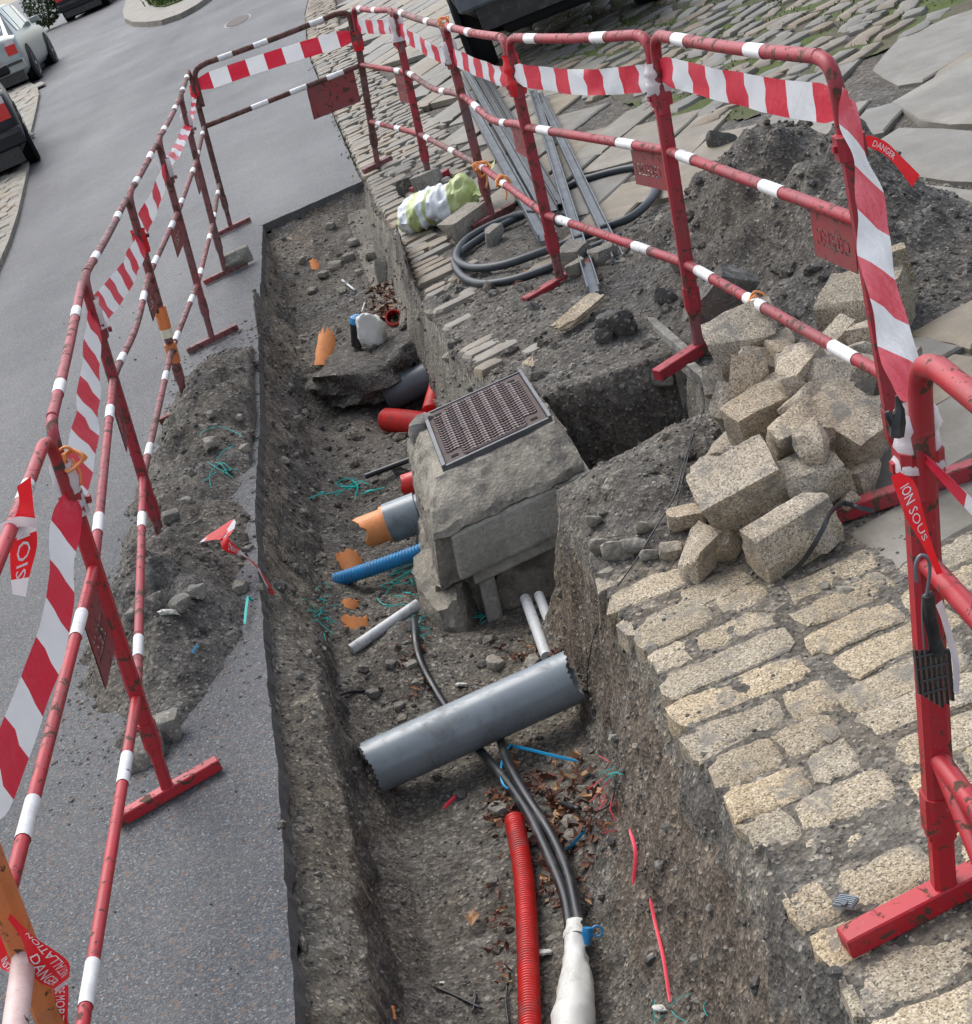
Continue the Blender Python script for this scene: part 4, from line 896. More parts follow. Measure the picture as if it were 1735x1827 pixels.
ring = [pc+CR*(.022+.012*math.cos(a))+CU*(.004+.012*math.sin(a)) for a in np.linspace(0, 6.3, 17)]; jt.part('clip_ring', tube(ring, .0028, 6), M['blue_pl']); jt.part('core_end', tube([pc-CU*.03, pc-CU*.055+CR*.004], .006, 8), M['rubber'])
def strip(ps, w, m, label, name='plastic_strip', grp='scraps of coloured plastic in the trench', z=.012, cat_='plastic strip', flat=.3):
    P = catmull(np.array([W(hit(x, y, z)) for x, y in ps]), 5); T, N, B = frames(P); n = len(P); ww = np.full(n, w); ww[0] *= .5; ww[-1] *= .5
    e = np.array([unit(np.cross(t, CF)) for t in T]); g = np.cross(T, e); h = flat*w
    V = np.vstack([P-e*ww[:, None], P+g*h, P+e*ww[:, None], P-g*h]); F = [(a*n+i, a*n+i+1, ((a+1) % 4)*n+i+1, ((a+1) % 4)*n+i) for a in range(4) for i in range(n-1)]+[(0, n, 2*n, 3*n), (n-1, 4*n-1, 3*n-1, 2*n-1)]
    return solo(name, (V, F), M[m], label, cat_, grp, smooth=35)
strip([(920, 1363), (960, 1372), (1000, 1384), (1038, 1392)], .0045, 'blue_tie', 'straight blue cable tie tail pointing right over dead leaves', 'cable_tie', 'blue cable ties by the black cables', .06, 'cable tie')
strip([(922, 1364), (908, 1388), (903, 1415), (908, 1440), (934, 1456)], .0030, 'blue_tie', 'blue cable tie looped round the black cables', 'cable_tie', 'blue cable ties by the black cables', .07, 'cable tie')
strip([(1056, 1484), (1008, 1534)], .0040, 'blue_tie', 'loose blue cable tie lying on the leaves', 'cable_tie', 'blue cable ties by the black cables', .015, 'cable tie')
a, b = pts([(626, 1160), (746, 1078)], -.40); solo('pipe', tube([a, b], .0195, 14), M['pvc_white'], 'thin pale grey pipe sticking out beside the chamber on the left', 'pipe')
a, b = pts([(938, 1068), (976, 1172)], [-.44, -.47]); solo('pipe', tube([a, b], .0185, 14), M['pvc_white'], 'longer of the two white pipes under the chamber', 'pipe', 'pair of white pipes under the chamber')
a, b = pts([(962, 1062), (993, 1142)], [-.44, -.47]); solo('pipe', tube([a, b], .0165, 14), M['pvc_white'], 'shorter right one of the two white pipes under the chamber', 'pipe', 'pair of white pipes under the chamber')
solo('cable_duct', corr(pts([(598, 1036), (665, 1014), (738, 988), (775, 972)], -.42), .029, .012, .12), M['blue_pl'], 'blue corrugated duct leaving the left side of the chamber', 'duct', smooth=50)
a, b = pts([(683, 938), (770, 905)], -.36); d = unit(b-a); gp = Thing('drain_pipe', 'grey pipe socket with a torn orange end left of the chamber', 'pipe', a)
gp.part('pipe', hollow([a+d*.02, a+(b-a)*.5, b], .068, .006, 24), M['pvc']); gp.part('socket', hollow([a+d*.025, a+d*.06, a+d*.062, a+d*.075, a+d*.078, a+d*.15], .078, .012, 24), M['pvc'])
gp.part('torn_end', hollow([a-d*.10, a-d*.05, a+d*.02], .064, .006, 24, (.07, 0), 9), M['orange_pl']); gp.part('seal_ring', hollow([a+d*.010, a+d*.024], .072, .01, 24), M['orange_pl'])
a, b = pts([(716, 868), (770, 850)], -.35); solo('drain_pipe', hollow([a, a+(b-a)*.25, a+(b-a)*.3, b], .044, .006, 22, (.02, 0), 3), M['red_pl'], 'short open red pipe above the grey socket, left of the chamber', 'pipe')
a, b = pts([(652, 850), (700, 834), (745, 815)], -.42)[::2]; solo('pipe', tube([a, b], .0125, 10), M['rubber'], 'thin black pipe poking out left of the chamber', 'pipe')
solo('cable_duct', corr(pts([(692, 749), (722, 752), (765, 758)], [-.45, -.45, -.45]), .056, .014, .10), M['red_pl'], 'fat red corrugated duct behind the chamber', 'duct', smooth=50)
solo('cable_duct', corr(pts([(785, 632), (786, 665), (774, 712), (768, 735)], [-.36, -.38, -.42, -.44]), .040, .014, .10), M['red_pl'], 'upright red corrugated duct under the overhanging trench wall', 'duct', smooth=50)
a, b = pts([(688, 708), (800, 655)], [-.42, -.40]); solo('drain_pipe', tube([a+(b-a)*q for q in np.linspace(0, 1, 5)], .074, 24), M['pvc_dark'], 'dark grey pipe crossing the hole behind the chamber', 'pipe', smooth=True)
a = W(hit(705, 577, .02)); dd = unit(a-CAM); solo('drain_pipe', hollow([a-dd*.04+UPV*.01, a+dd*.10-UPV*.03], .042, .007, 22), M['red_pl'], 'round mouth of a red pipe in the far trench wall', 'pipe')
a = a+dd*.06; 
for i, (c_, ax_, ay_, az_) in enumerate([(hit(640, 672, .0), (.26, .05, 0), (-.05, .26, 0), (0, 0, .09)), (hit(725, 640, .05), (.13, .10, .03), (-.05, .14, 0), (0, 0, .075))]):
    solo('soil_ledge', rock(W(c_), ax_, ay_, az_, 50+i, 8, .5, .22, 2.6, 5), M['soil'], ['broad ledge of compacted soil left standing across the far trench', 'broken tip of the soil ledge overhanging the dark pipe'][i], 'soil lump', 'remains of soil in the far trench', smooth=60)
# little things in the far trench
p = W(hit(642, 628))+UPV*.05; t = Thing('pipe_stub', 'black pipe stub with a blue cap in the far trench', 'pipe', p); t.part('stub', tube([p-UPV*.02, p+UPV*.10+CR*.02], [.034, .034], 12), M['rubber']); t.part('pipe_cap', tube([p+UPV*.095+CR*.02, p+UPV*.125+CR*.03, p+UPV*.14+CR*.035], [.037, .037, .018], 12), M['blue_pl'])

p = W(hit(672, 632)); solo('plastic_bag', rock(p+UPV*.115, CR*.065, CF*.05, UPV*.085, 5, 6, .8, .30, 2.2, 3), M['bag'], 'crumpled white plastic bag in the far trench beside the blue cap', 'bag', smooth=True)
def shard(px, py, w, h, m, label, seed, grp='torn orange pipe shards', name='pipe_shard'):
    """A curved piece torn from a pipe: a bent sheet with ragged ends."""
    q = hit(px, py); p = W(q); s = mpp(q); rg = np.random.RandomState(seed); nu, nv = 9, 7; V = []; r = w*s*.75; lean = .3*rg.normal()
    lo = -.5-.10*rg.rand(nu); hi = .5+.28*(rg.rand(nu)-.5)-.12*np.abs(np.linspace(-1, 1, nu))
    for sh in (0, .006):
        for j in range(nv):
            for i in range(nu):
                a = -.85+1.7*i/(nu-1)+.12*rg.normal()*(i in (0, nu-1)); v = lo[i]+(hi[i]-lo[i])*j/(nv-1); V.append(p+(CR*math.sin(a)-CF*math.cos(a)*.9)*(r-sh)+CF*r*.6+(UPV*.75+np.array([0, .65, 0]))*(h*s*(v+.42))+CR*lean*h*s*v*.6)
    n = nu*nv; F = [(k*n+j*nu+i, k*n+j*nu+i+1, k*n+(j+1)*nu+i+1, k*n+(j+1)*nu+i) for k in (0, 1) for j in range(nv-1) for i in range(nu-1)]
    for j in range(nv-1): F += [(j*nu, (j+1)*nu, n+(j+1)*nu, n+j*nu), (j*nu+nu-1, n+j*nu+nu-1, n+(j+1)*nu+nu-1, (j+1)*nu+nu-1)]
    for i in range(nu-1): F += [(i, n+i, n+i+1, i+1), ((nv-1)*nu+i, (nv-1)*nu+i+1, n+(nv-1)*nu+i+1, n+(nv-1)*nu+i)]
    return solo(name, (V, F), M[m], label, 'pipe shard', grp)
shard(586, 646, 28, 72, 'orange_pl', 'tall curved orange pipe shard standing in the far trench', 1)
shard(628, 1020, 40, 44, 'orange_pl', 'torn orange shard behind the blue duct', 2); shard(626, 1090, 26, 26, 'orange_pl', 'small orange shard above the pale pipe', 3); shard(636, 1122, 40, 28, 'orange_pl', 'bent orange shard touching the pale pipe', 4); shard(700, 1820, 16, 24, 'orange_pl', 'orange scrap at the bottom edge of the trench', 5); shard(563, 480, 14, 20, 'orange_pl', 'tiny orange scrap near the far end of the trench', 6)

# ------------------------------------------------------------------ rubble heap of lifted setts
def block(p1, p2, z1, z2, w, h, m, label, seed, roll=0., name='granite_block', grp='lifted granite setts heaped beside the trench', cat_='stone block', rnd=.06, rough=.05, ext=1.03):
    """A dressed stone whose long axis runs between two places; w deep, h tall."""
    a, b = W(at(*p1, z1)), W(at(*p2, z2)); x = (b-a)/2*ext; xx = unit(x); s = unit(np.cross(UPV, xx)); w, h = (w*.9, h*.9) if grp.startswith('lifted') else (w, h); u = np.cross(xx, s); s, u = s*math.cos(roll)+u*math.sin(roll), u*math.cos(roll)-s*math.sin(roll)
    return solo(name, rock((a+b)/2, x, s*w/2, u*h/2, seed, 8, rnd, rough, 2.4, 3), M[m], label, cat_, grp, smooth=30)
block((1272, 628), (1392, 570), .24, .27, .15, .13, 'rubble', 'topmost rubble block with a cracked pale face, right of the barrier foot', 1, .5)
block((1335, 720), (1340, 640), .20, .30, .11, .12, 'rubble', 'upright rubble block standing below the topmost one', 2, .3)
block((1385, 720), (1450, 640), .18, .22, .12, .13, 'rubble', 'reddish block wedged behind the upright one in the rubble heap', 3)
block((1425, 665), (1545, 690), .18, .16, .20, .15, 'rubble', 'wide brown block at the back right of the rubble heap, under the rail', 4, -.2)
block((1315, 775), (1420, 705), .17, .19, .13, .14, 'rubble', 'tan rubble block in the middle of the heap, left of the flat faced one', 5, .2)
block((1378, 800), (1472, 755), .19, .19, .11, .15, 'rubble', 'flat faced tan block in the centre of the rubble heap', 6, .35)
block((1475, 800), (1545, 745), .12, .12, .22, .17, 'rubble', 'big brown block at the right flank of the rubble heap', 7, .4)
block((1255, 905), (1388, 832), .13, .17, .15, .15, 'rubble', 'largest rubble block, slanting at the left front of the heap', 8, .45)
block((1405, 885), (1495, 838), .10, .11, .13, .14, 'rubble', 'block leaning between the centre block and the low front block', 9, .3)
block((1350, 995), (1478, 915), .065, .075, .11, .135, 'rubble', 'long rubble block at the front with a black strap across it', 10, .3)
block((1225, 1010), (1270, 965), .05, .05, .08, .11, 'rubble', 'small squarish block at the left foot of the rubble heap', 11, .2)
block((1285, 990), (1310, 950), .03, .04, .06, .08, 'rubble', 'narrow stone wedged beside the small squarish block', 12)
block((1330, 935), (1385, 895), .05, .06, .10, .07, 'rubble', 'grey wedge stone under the largest rubble block', 13)
block((1530, 800), (1565, 735), .06, .09, .10, .16, 'rubble', 'pale grey block at the right edge of the rubble heap', 14)
block((1290, 760), (1310, 700), .10, .16, .10, .12, 'rubble', 'slanted block at the upper left of the rubble heap', 15, .4)
block((1255, 570), (1322, 490), .05, .20, .06, .17, 'concrete', 'pale slab fragment leaning behind the rail, left of the rubble', 16, .9, 'slab_fragment')
block((1480, 560), (1610, 545), .09, .08, .24, .20, 'granite_grey', 'massive brown block at the foot of the soil mound', 17, .15)
block((1575, 480), (1622, 465), .16, .16, .12, .13, 'granite', 'small tan block on the soil mound behind the tape', 18)
block((1480, 640), (1530, 585), .05, .10, .10, .12, 'granite_grey', 'grey jagged stone behind the rail above the rubble', 19)
block((1590, 690), (1620, 640), .05, .05, .10, .10, 'granite_grey', 'dark stone half hidden behind the right posts', 20)
block((1000, 585), (1066, 530), .04, .06, .09, .03, 'granite', 'flat tan stone flake lying by the barrier foot', 21, 0, 'stone_flake', rough=.14)
block((398, 472), (446, 450), .065, .07, .09, .10, 'stone', 'square grey stone weighing down the far left barrier foot', 22, .1)
block((742, 332), (785, 318), .04, .04, .12, .13, 'stone', 'brown stone behind the green sack', 23); block((712, 335), (750, 322), .04, .04, .12, .11, 'darkstone', 'dark clod behind the left end of the green sack', 24)
block((800, 420), (855, 380), .05, .05, .12, .13, 'mortar', 'rough brown stone propping the front of the green sack', 25); block((868, 430), (892, 412), .03, .03, .08, .09, 'stone', 'small pale stone inside the hose loop', 26)
block((1015, 470), (1045, 440), .04, .05, .12, .12, 'stone', 'stone between the steel profile ends and the red leg', 27); block((1055, 470), (1100, 450), .03, .04, .12, .10, 'stone', 'stone under the end of the right steel profile', 28)
block((1010, 490), (1045, 475), .03, .03, .09, .09, 'mortar', 'rounded stone at the tip of the steel profile', 29)
for i, (x, y, s) in enumerate([(1290, 262, .12), (1215, 480, .07), (1190, 540, .07), (1110, 590, .055), (1078, 610, .06), (1185, 690, .06)]):
    p = hit(x, y, .02); solo('stone', rock(W(p), CR*s*.6, CF*s*.6, UPV*s*.5, 40+i, 4, .6, .12), M['stone' if i % 2 else 'darkstone'], ['rounded stone on the crest of the soil mound', 'pale stone left of the red leg on the mound foot', 'flat grey stone near the red leg above the pit', 'grey stone on the broken ledge above the pit', 'angular stone beside the dark clod above the pit', 'stone on the edge of the pit below the red foot'][i], 'stone', 'loose stones right of the trench')
p = hit(1105, 598, .04); solo('soil_clod', rock(W(p), CR*.065, CF*.07, UPV*.055, 60, 6, .8, .22, 3.5), M['darkstone'], 'dark crumbly clod of asphalt above the side pit', 'clod', 'loose stones right of the trench')
block((1128, 556), (1240, 655), -.035, -.035, .035, .10, 'concrete', 'buried kerb slab edge running towards the red barrier foot', 31, 0, 'kerb_slab', rough=.03, rnd=.05); block((1245, 668), (1320, 730), -.02, -.02, .05, .10, 'concrete', 'tilted kerb slab between the red foot and the rubble', 32, .2, 'kerb_slab', rough=.04, rnd=.05)
block((940, 690), (985, 655), -.08, -.08, .10, .16, 'granite', 'brown brick-like stone set in the wall behind the iron cover', 33, 0)
for i, (x, y, s, k) in enumerate([(1078, 985, .05, 0), (1105, 992, .06, 0), (1135, 985, .05, 1), (1160, 1000, .035, 1), (1062, 940, .035, 0), (1150, 950, .035, 0)]):
    p = hit(x, y, .012); solo('stone', rock(W(p), CR*s*.7, CF*s*.6, UPV*s*.5, 70+i, 4, .5, .14), M['mortar' if k == 0 else 'stone'], ['rough stone on the trench brink, left of a row below the soil bank', 'largest rough stone on the brink below the soil bank', 'pale stone right of the largest one below the soil bank', 'pebble beside the wire below the soil bank', 'stone on the brink at the left end of the soil bank', 'small stone higher up the soil bank near the wire'][i], 'stone', 'small stones along the sett edge')
for i, (x, y, z, sz, lab) in enumerate([(1300, 900, .06, .06, 'broken stone in the gap left of the largest rubble block'), (1395, 905, .07, .06, 'broken stone between the front and the largest rubble block'), (1435, 720, .20, .08, 'broken stone on top of the heap behind the centre block'), (1500, 860, .05, .07, 'broken stone at the right front of the heap'), (1375, 860, .12, .06, 'broken stone wedged under the centre rubble block'), (1295, 800, .10, .07, 'broken stone at the left of the heap above the largest block'), (1455, 900, .04, .06, 'broken stone behind the strapped block'), (1510, 900, .03, .05, 'broken stone beside the red foot behind the heap'), (1395, 625, .2, .08, 'broken stone beside the topmost rubble block'), (1330, 945, .03, .05, 'small chip between the lower rubble blocks'), (1540, 640, .1, .09, 'pale broken stone under the rail end'), (1355, 650, .2, .08, 'chunk beneath the right end of the topmost rubble block'), (1285, 680, .13, .08, 'chunk below the left end of the topmost rubble block'), (1450, 790, .2, .07, 'chunk resting on the right side of the centre block'), (1330, 820, .17, .07, 'chunk above the upper end of the largest rubble block'), (1265, 860, .10, .08, 'chunk on the left flank of the largest rubble block'), (1530, 850, .04, .08, 'chunk at the far right foot of the heap'), (1410, 700, .2, .09, 'angular chunk near the summit of the heap'), (1490, 720, .17, .08, 'chunk sitting on the wide brown block'), (1225, 930, .04, .06, 'chunk in the soil left of the small squarish block'), (1200, 985, .02, .05, 'pebble sized chunk left of the small squarish block'), (1450, 960, .04, .06, 'chunk tucked behind the lower end of the strap'), (1570, 600, .1, .10, 'chunk behind the right post below the mound')]):
    rg = np.random.RandomState(300+i); a = rg.rand()*6.28; q = np.array([math.cos(a), math.sin(a), .3*rg.normal()]); q = unit(q); r2 = unit(np.cross(UPV, q)); solo('broken_stone', rock(W(at(x, y, z)), q*sz*.8, r2*sz*.6, np.cross(q, r2)*sz*.55, 300+i, 6, .15, .10, 2., 6), M['rubble'], lab, 'stone', 'lifted granite setts heaped beside the trench', smooth=38)
# stones in the trench and on the left spoil
for x, y, sz, lab in [(668, 1245, .035, 'small pale stone left of the black cable above the grey pipe'), (700, 1190, .03, 'stone below the open end of the pale pipe'), (735, 1195, .035, 'stone touching the black cable near the chamber'), (745, 1225, .03, 'stone on the cable bend above the grey pipe'), (885, 1192, .05, 'angular stone between the cable and the white pipes'), (715, 1265, .03, 'flat stone just above the grey pipe'), (892, 1452, .045, 'brown stone left of the head of the red duct'), (1018, 1478, .04, 'stone in the leaves right of the cables'), (1020, 1502, .03, 'small stone in the leaves above the loose blue tie'), (880, 1580, .025, 'little tan stone left of the red duct'), (815, 1340, .035, 'stone under the lower side of the grey pipe'), (985, 1357, .025, 'pale pebble beside the blue tie'), (760, 1360, .03, 'stone tucked under the grey pipe at the left'),
        (600, 480, .07, 'larger stone in the middle of the far trench slope'), (622, 466, .07, 'pale stone right of the larger one on the far slope'), (580, 496, .06, 'stone left of the larger one on the far slope'), (632, 438, .06, 'stone high on the far trench slope'), (560, 524, .05, 'stone low on the far slope towards the orange scrap'), (642, 492, .05, 'stone beside the white rod on the far slope'), (592, 408, .05, 'stone just below the far asphalt edge'), (662, 462, .06, 'stone against the right wall of the far slope'), (612, 524, .05, 'dark stone below the white rod'), (540, 468, .05, 'leftmost stone on the far slope'),
        (378, 745, .04, 'stone near the top of the left spoil heap'), (378, 800, .06, 'big stone beside the turquoise thread on the left spoil'), (335, 900, .04, 'stone on the left spoil between two legs'), (308, 928, .05, 'dark stone left on the spoil beside a leg'), (355, 1065, .05, 'pale stone on the lower left spoil'), (430, 1055, .05, 'pale stone by the trench edge on the lower left spoil'), (325, 1085, .05, 'stone beside the white scrap on the left spoil'), (430, 755, .03, 'thin tan stone near the trench edge on the upper spoil'), (445, 985, .03, 'pebble at the trench edge above the fallen tape'), (235, 1100, .03, 'stone on the asphalt at the outer edge of the spoil')]:
    p = hit(x, y, sz*.25); rg = np.random.RandomState(900+x); a = rg.rand()*6.28; q = np.array([math.cos(a), math.sin(a), 0]); solo('stone', rock(W(p), q*sz*.62, np.cross(UPV, q)*sz*.5, UPV*sz*.42, 100+x, 4, .5, .13), M['stone' if x % 3 else 'mortar'], lab, 'stone', 'loose stones in and beside the trench')
for (x, y, s, lab) in ((297, 1305, .075, 'pointed grey stone on the asphalt behind the near left leg'), (258, 1345, .085, 'brown stone against the near left leg on the asphalt')):
    p = at(x, y, .02); solo('stone', rock(W(p), (.6*s, 0, .1*s), (0, .5*s, 0), (0, 0, .62*s), x, 5, .4, .14), M['stone'], lab, 'stone', 'stones by the near left leg')
p = hit(690, 500, .03); solo('stone', rock(W(p), CR*.05, CF*.05, UPV*.10, 77, 5, .8, .06), M['stone'], 'smooth upright stone beside the leaves in the far trench', 'stone')
# ------------------------------------------------------------------ hose, steel profiles, sack
def gp_(ps, z=.03): return [W(at(x, y, z)) for x, y in ps]
solo('hose', tube(catmull(gp_([(1172, 300), (1168, 345), (1130, 385), (1080, 405), (1020, 430), (960, 452), (900, 472), (850, 478), (822, 470), (815, 455), (830, 430), (870, 405), (920, 385), (960, 378)], [.03]*14 if False else .035), 8), .0195, 12), M['hose'], 'upper loop of dark hose curling round beside the steel profiles', 'hose', 'coil of dark hose', smooth=True)
solo('hose', tube(catmull(gp_([(1185, 292), (1120, 300), (1060, 315), (1010, 335), (960, 370), (900, 400), (850, 430), (818, 455), (812, 472), (828, 495), (860, 506), (910, 500), (960, 485), (1010, 465), (1050, 445), (1110, 420)], .022), 8), .0185, 12), M['hose'], 'lower loop of dark hose lying flat on the gravel', 'hose', 'coil of dark hose', smooth=True)
UCH = np.array([(-1, -.7), (1, -.7), (1, .7), (.78, .7), (.78, -.4), (-.78, -.4), (-.78, .7), (-1, .7)])
def profile(p1, p2, z1, z2, w, label, m='steel', slots=0):
    a, b = W(at(*p1, z1)), W(at(*p2, z2)); d = unit(b-a); s = unit(np.cross(d, UPV)); u = np.cross(s, d); V = np.array([q+s*w*x+u*w*y for q in (a, b) for x, y in UCH]); k = 8
    t = Thing('steel_profile', label, 'steel profile', a, 'steel profiles lying behind the barriers'); t.part('channel', (V, [(j, (j+1) % k, k+(j+1) % k, k+j) for j in range(k)]+[tuple(range(k))[::-1], tuple(range(k, 2*k))]), M[m], smooth=False)
    for i in range(slots):
        c = a+(b-a)*(.012+.05*i); t.part('slot', box(c+u*w*-.385, d*.055, s*w*.28, u*.001), M['darksteel'], smooth=False)
profile((950, 158), (1060, 516), .05, .05, 0.0252, 'long slotted steel profile lying left of the right hand pair', slots=3); profile((962, 166), (1104, 462), .045, .045, 0.0238, 'steel profile lying on the right, ending on the stones', slots=2)
profile((810, 128), (972, 424), .05, .05, 0.0288, 'leftmost steel profile of the bundle behind the sagging rail'); profile((830, 124), (965, 362), .055, .055, 0.0245, 'second steel profile from the left in the bundle'); profile((846, 124), (988, 372), .05, .05, 0.0230, 'third steel profile of the bundle behind the sagging rail', 'darksteel'); profile((858, 122), (1000, 360), .045, .045, 0.0187, 'rightmost thin steel profile of the bundle', 'darksteel')
def sack():
    c = W(at(788, 398, 0)); base = at(788, 398, 0); ex = unit(W(at(855, 372, 0))-W(at(722, 412, 0))); ey = unit(np.cross(UPV, ex)); t = Thing('sack', 'lime green and silver sack lying crumpled on the cobbles', 'sack', c)
    nu, nv = 110, 48; V = []; mi = []; L, Wd, Hh = .235, .15, .115
    S, A = np.meshgrid(np.linspace(-1, 1, nu+1), np.arange(nv)*2*math.pi/nv, indexing='ij'); ca, sa = np.cos(A), np.sin(A); tp = 1-np.abs(S)**6*.75
    Y_ = Wd*ca*tp*(1-.15*S); Z_ = np.maximum(Hh*sa*np.where(np.abs(S) < .96, tp**.6, .25)*(1+.18*S), -.09)+.09
    nn = .040*fbm(np.stack([S*3, ca*1.6, sa*1.6], -1), 8, 4)-.018*np.abs(vn(np.stack([S*7, ca*3, sa*3], -1), 4)); Y_ = Y_+ca*nn; Z_ = Z_+sa*nn
    V = (c+(S*L)[..., None]*ex+Y_[..., None]*ey+Z_[..., None]*UPV).reshape(-1, 3)
    F = []
    for i in range(nu):
        for j in range(nv):
            F.append((i*nv+j, (i+1)*nv+j, (i+1)*nv+(j+1) % nv, i*nv+(j+1) % nv)); a = j*2*math.pi/nv; s = i/nu+.045*math.sin(a+.6); w2 = .50+.10*math.cos(a); mi.append(1 if (.06 < s < .24+.05*math.cos(a) or .33 < s < .72) and not (w2 < s < w2+.045) else 0)
    F += [tuple(range(nv)), tuple(nu*nv+j for j in range(nv))[::-1]]; mi += [0, 0]; t.part('sack_body', (V, F), [M['lime'], M['silver_sack']], smooth=60, mi=mi)
    e = c+ex*L*.95; V = []; 
    for i in range(7):
        for j in range(5): V.append(e+ex*.02*i+ey*(-.10+.05*j)*(1-.03*i)+UPV*(.06+.018*i+.03*math.sin(i*1.3+j)+.02*j))
    t.part('folded_mouth', (V, [(i*5+j, i*5+j+1, (i+1)*5+j+1, (i+1)*5+j) for i in range(6) for j in range(4)]), M['lime'], smooth=60)
sack()
# ------------------------------------------------------------------ strands, leaves, wires, scraps
def strands(px, py, rx, ry, n, m, label, seed, r=.0016, name='plastic_strands', grp='frayed coloured strands in the soil', ln=.06, up=.01):
    rg = np.random.RandomState(seed); ms = []
    for i in range(n):
        q = hit(px+rx*rg.normal(), py+ry*rg.normal(), up); p = W(q); L = ln*(.5+rg.rand()); a = rg.rand()*6.28; d = np.array([math.cos(a), math.sin(a), .25*rg.normal()])
        P = catmull([p-d*L*.5, p+UPV*.012*rg.rand()+np.cross(d, UPV)*L*.2*rg.normal(), p+d*L*.5-UPV*.004], 3); ms.append(tube(P, r, 4))
    b = ms[0][0].mean(0)
    return solo(name, cat(*ms), M[m], label, None, None, kind='stuff')
strands(618, 875, 24, 12, 13, 'cyan', 'turquoise strands on the soil above the orange pipe end', 1, .0032, ln=.11)
strands(718, 1035, 14, 26, 16, 'cyan', 'turquoise strands hanging down the chamber flank above the pale pipe', 2, .0024, ln=.13); strands(572, 1105, 10, 28, 22, 'cyan', 'frayed green strands on the left trench wall opposite the pale pipe', 3, .0016, ln=.06)
strands(388, 845, 10, 26, 8, 'cyan', 'thin turquoise thread on the left spoil heap', 4, .0016, ln=.11); strands(840, 1106, 26, 4, 9, 'cyan', 'turquoise fibres below the chamber post', 5, .0016, ln=.07); strands(755, 1118, 8, 20, 14, 'cyan', 'fine green fibres round the cable beside the chamber', 6, .0010, ln=.05)
strands(1098, 1392, 4, 10, 4, 'cyan', 'small green fibres at the foot of the right trench wall', 7, .0014, ln=.05); strands(700, 660, 12, 26, 9, 'pink', 'red threads hanging over the dark pipe behind the chamber', 8, .003, ln=.16); strands(1085, 1440, 10, 34, 10, 'pink', 'thin red threads on the right trench wall', 9, .0013, ln=.07)
strands(1210, 1800, 40, 14, 5, 'cyan', 'green threads at the bottom edge of the right wall', 10, .0010, ln=.04); strands(360, 1320, 8, 14, 4, 'pink', 'red thread on the asphalt beside the near left leg', 11, .0014, ln=.06)
strip([(447, 1080), (444, 1105), (442, 1132)], .0040, 'cyan', 'upright turquoise strip on the left spoil heap', z=.03); strip([(447, 1080), (468, 1102)], .0040, 'cyan', 'short slanted turquoise strip beside the upright one', z=.03)
strip([(793, 1450), (826, 1418)], .0055, 'pink', 'short red plastic strip on the trench floor below the grey pipe'); strip([(1126, 1490), (1136, 1530), (1132, 1588)], .0042, 'pink', 'crumpled red strip on the right trench wall'); strip([(1162, 1612), (1172, 1660), (1186, 1720), (1198, 1800)], .0036, 'pink', 'long red ribbon on the right trench wall'); strip([(345, 1172), (356, 1160)], .003, 'blue_tie', 'tiny blue scrap on the left spoil')
strip([(415, 1222), (410, 1245)], .002, 'pink', 'tiny red scrap on the left spoil'); strip([(1283, 745), (1300, 742)], .010, 'pink', 'small red plastic scrap by the rubble heap')
def wire(ps, r, m, label, z=.01, grp='thin wires', cat_='wire', name='wire'):
    P = catmull(np.array([W(hit(x, y, z)) for x, y in ps]), 5); return solo(name, tube(P, r, 6), M[m], label, cat_, grp, smooth=True)
wire([(1254, 700), (1258, 740), (1236, 800), (1220, 850), (1205, 900), (1170, 960), (1140, 1010), (1105, 1060)], .0022, 'rubber', 'thin black wire curving over the soil bank', .02); wire([(1238, 790), (1216, 880), (1200, 950), (1180, 1000)], .0018, 'rubber', 'second black wire on the soil bank beside the rubble')
wire([(1092, 1075), (1062, 1150), (1050, 1230), (1060, 1290), (1082, 1345), (1098, 1400), (1092, 1440), (1060, 1455), (1020, 1452)], .0018, 'rubber', 'black wire dangling down the right trench wall to the leaves')
wire([(1005, 1440), (1035, 1450)], .008, 'rubber', 'short black cable stub among the dead leaves', grp='black cable offcuts', cat_='cable', name='cable_offcut'); wire([(776, 1768), (815, 1785), (862, 1808)], .0036, 'rubber', 'black cable offcut on the trench floor near the bottom', grp='black cable offcuts', cat_='cable', name='cable_offcut'); wire([(852, 1782), (846, 1815)], .003, 'rubber', 'short black cable offcut crossing the other near the bottom', grp='black cable offcuts', cat_='cable', name='cable_offcut')
wire([(607, 1246), (630, 1240), (652, 1238)], .0055, 'rubber', 'black cable offcut on the left of the trench above the grey pipe', grp='black cable offcuts', cat_='cable', name='cable_offcut'); wire([(912, 1745), (905, 1790), (910, 1840)], .003, 'rubber', 'black wire loop beside the red duct at the bottom')
wire([(612, 504), (635, 522)], .008, 'pvc_white', 'white thin rod on the far trench slope', cat_='rod', name='rod', grp='white rods in the far trench'); wire([(652, 545), (645, 570), (643, 592)], .006, 'pvc_white', 'bent white wire beside the leaves in the far trench', cat_='wire', grp='white rods in the far trench')
def leaf_mesh(p, L, w, rg):
    a = rg.rand()*6.28; d = unit([math.cos(a), math.sin(a), .5*rg.normal()]); s = unit(np.cross(d, UPV+.5*rg.normal(size=3))); u = np.cross(s, d); c = .55*L*rg.normal()
    return np.array([p-d*L/2, p-d*L*.1-s*w/2+u*c*.5, p+u*c*.25, p-d*L*.1+s*w/2+u*c*.6, p+d*L*.28-s*w*.35+u*c*.1, p+d*L*.28+s*w*.35+u*c*.2, p+d*L/2+u*c*.5]), [(0, 1, 2), (0, 2, 3), (1, 4, 2), (2, 5, 3), (2, 4, 6), (2, 6, 5)]
rg = np.random.RandomState(31); ms = []
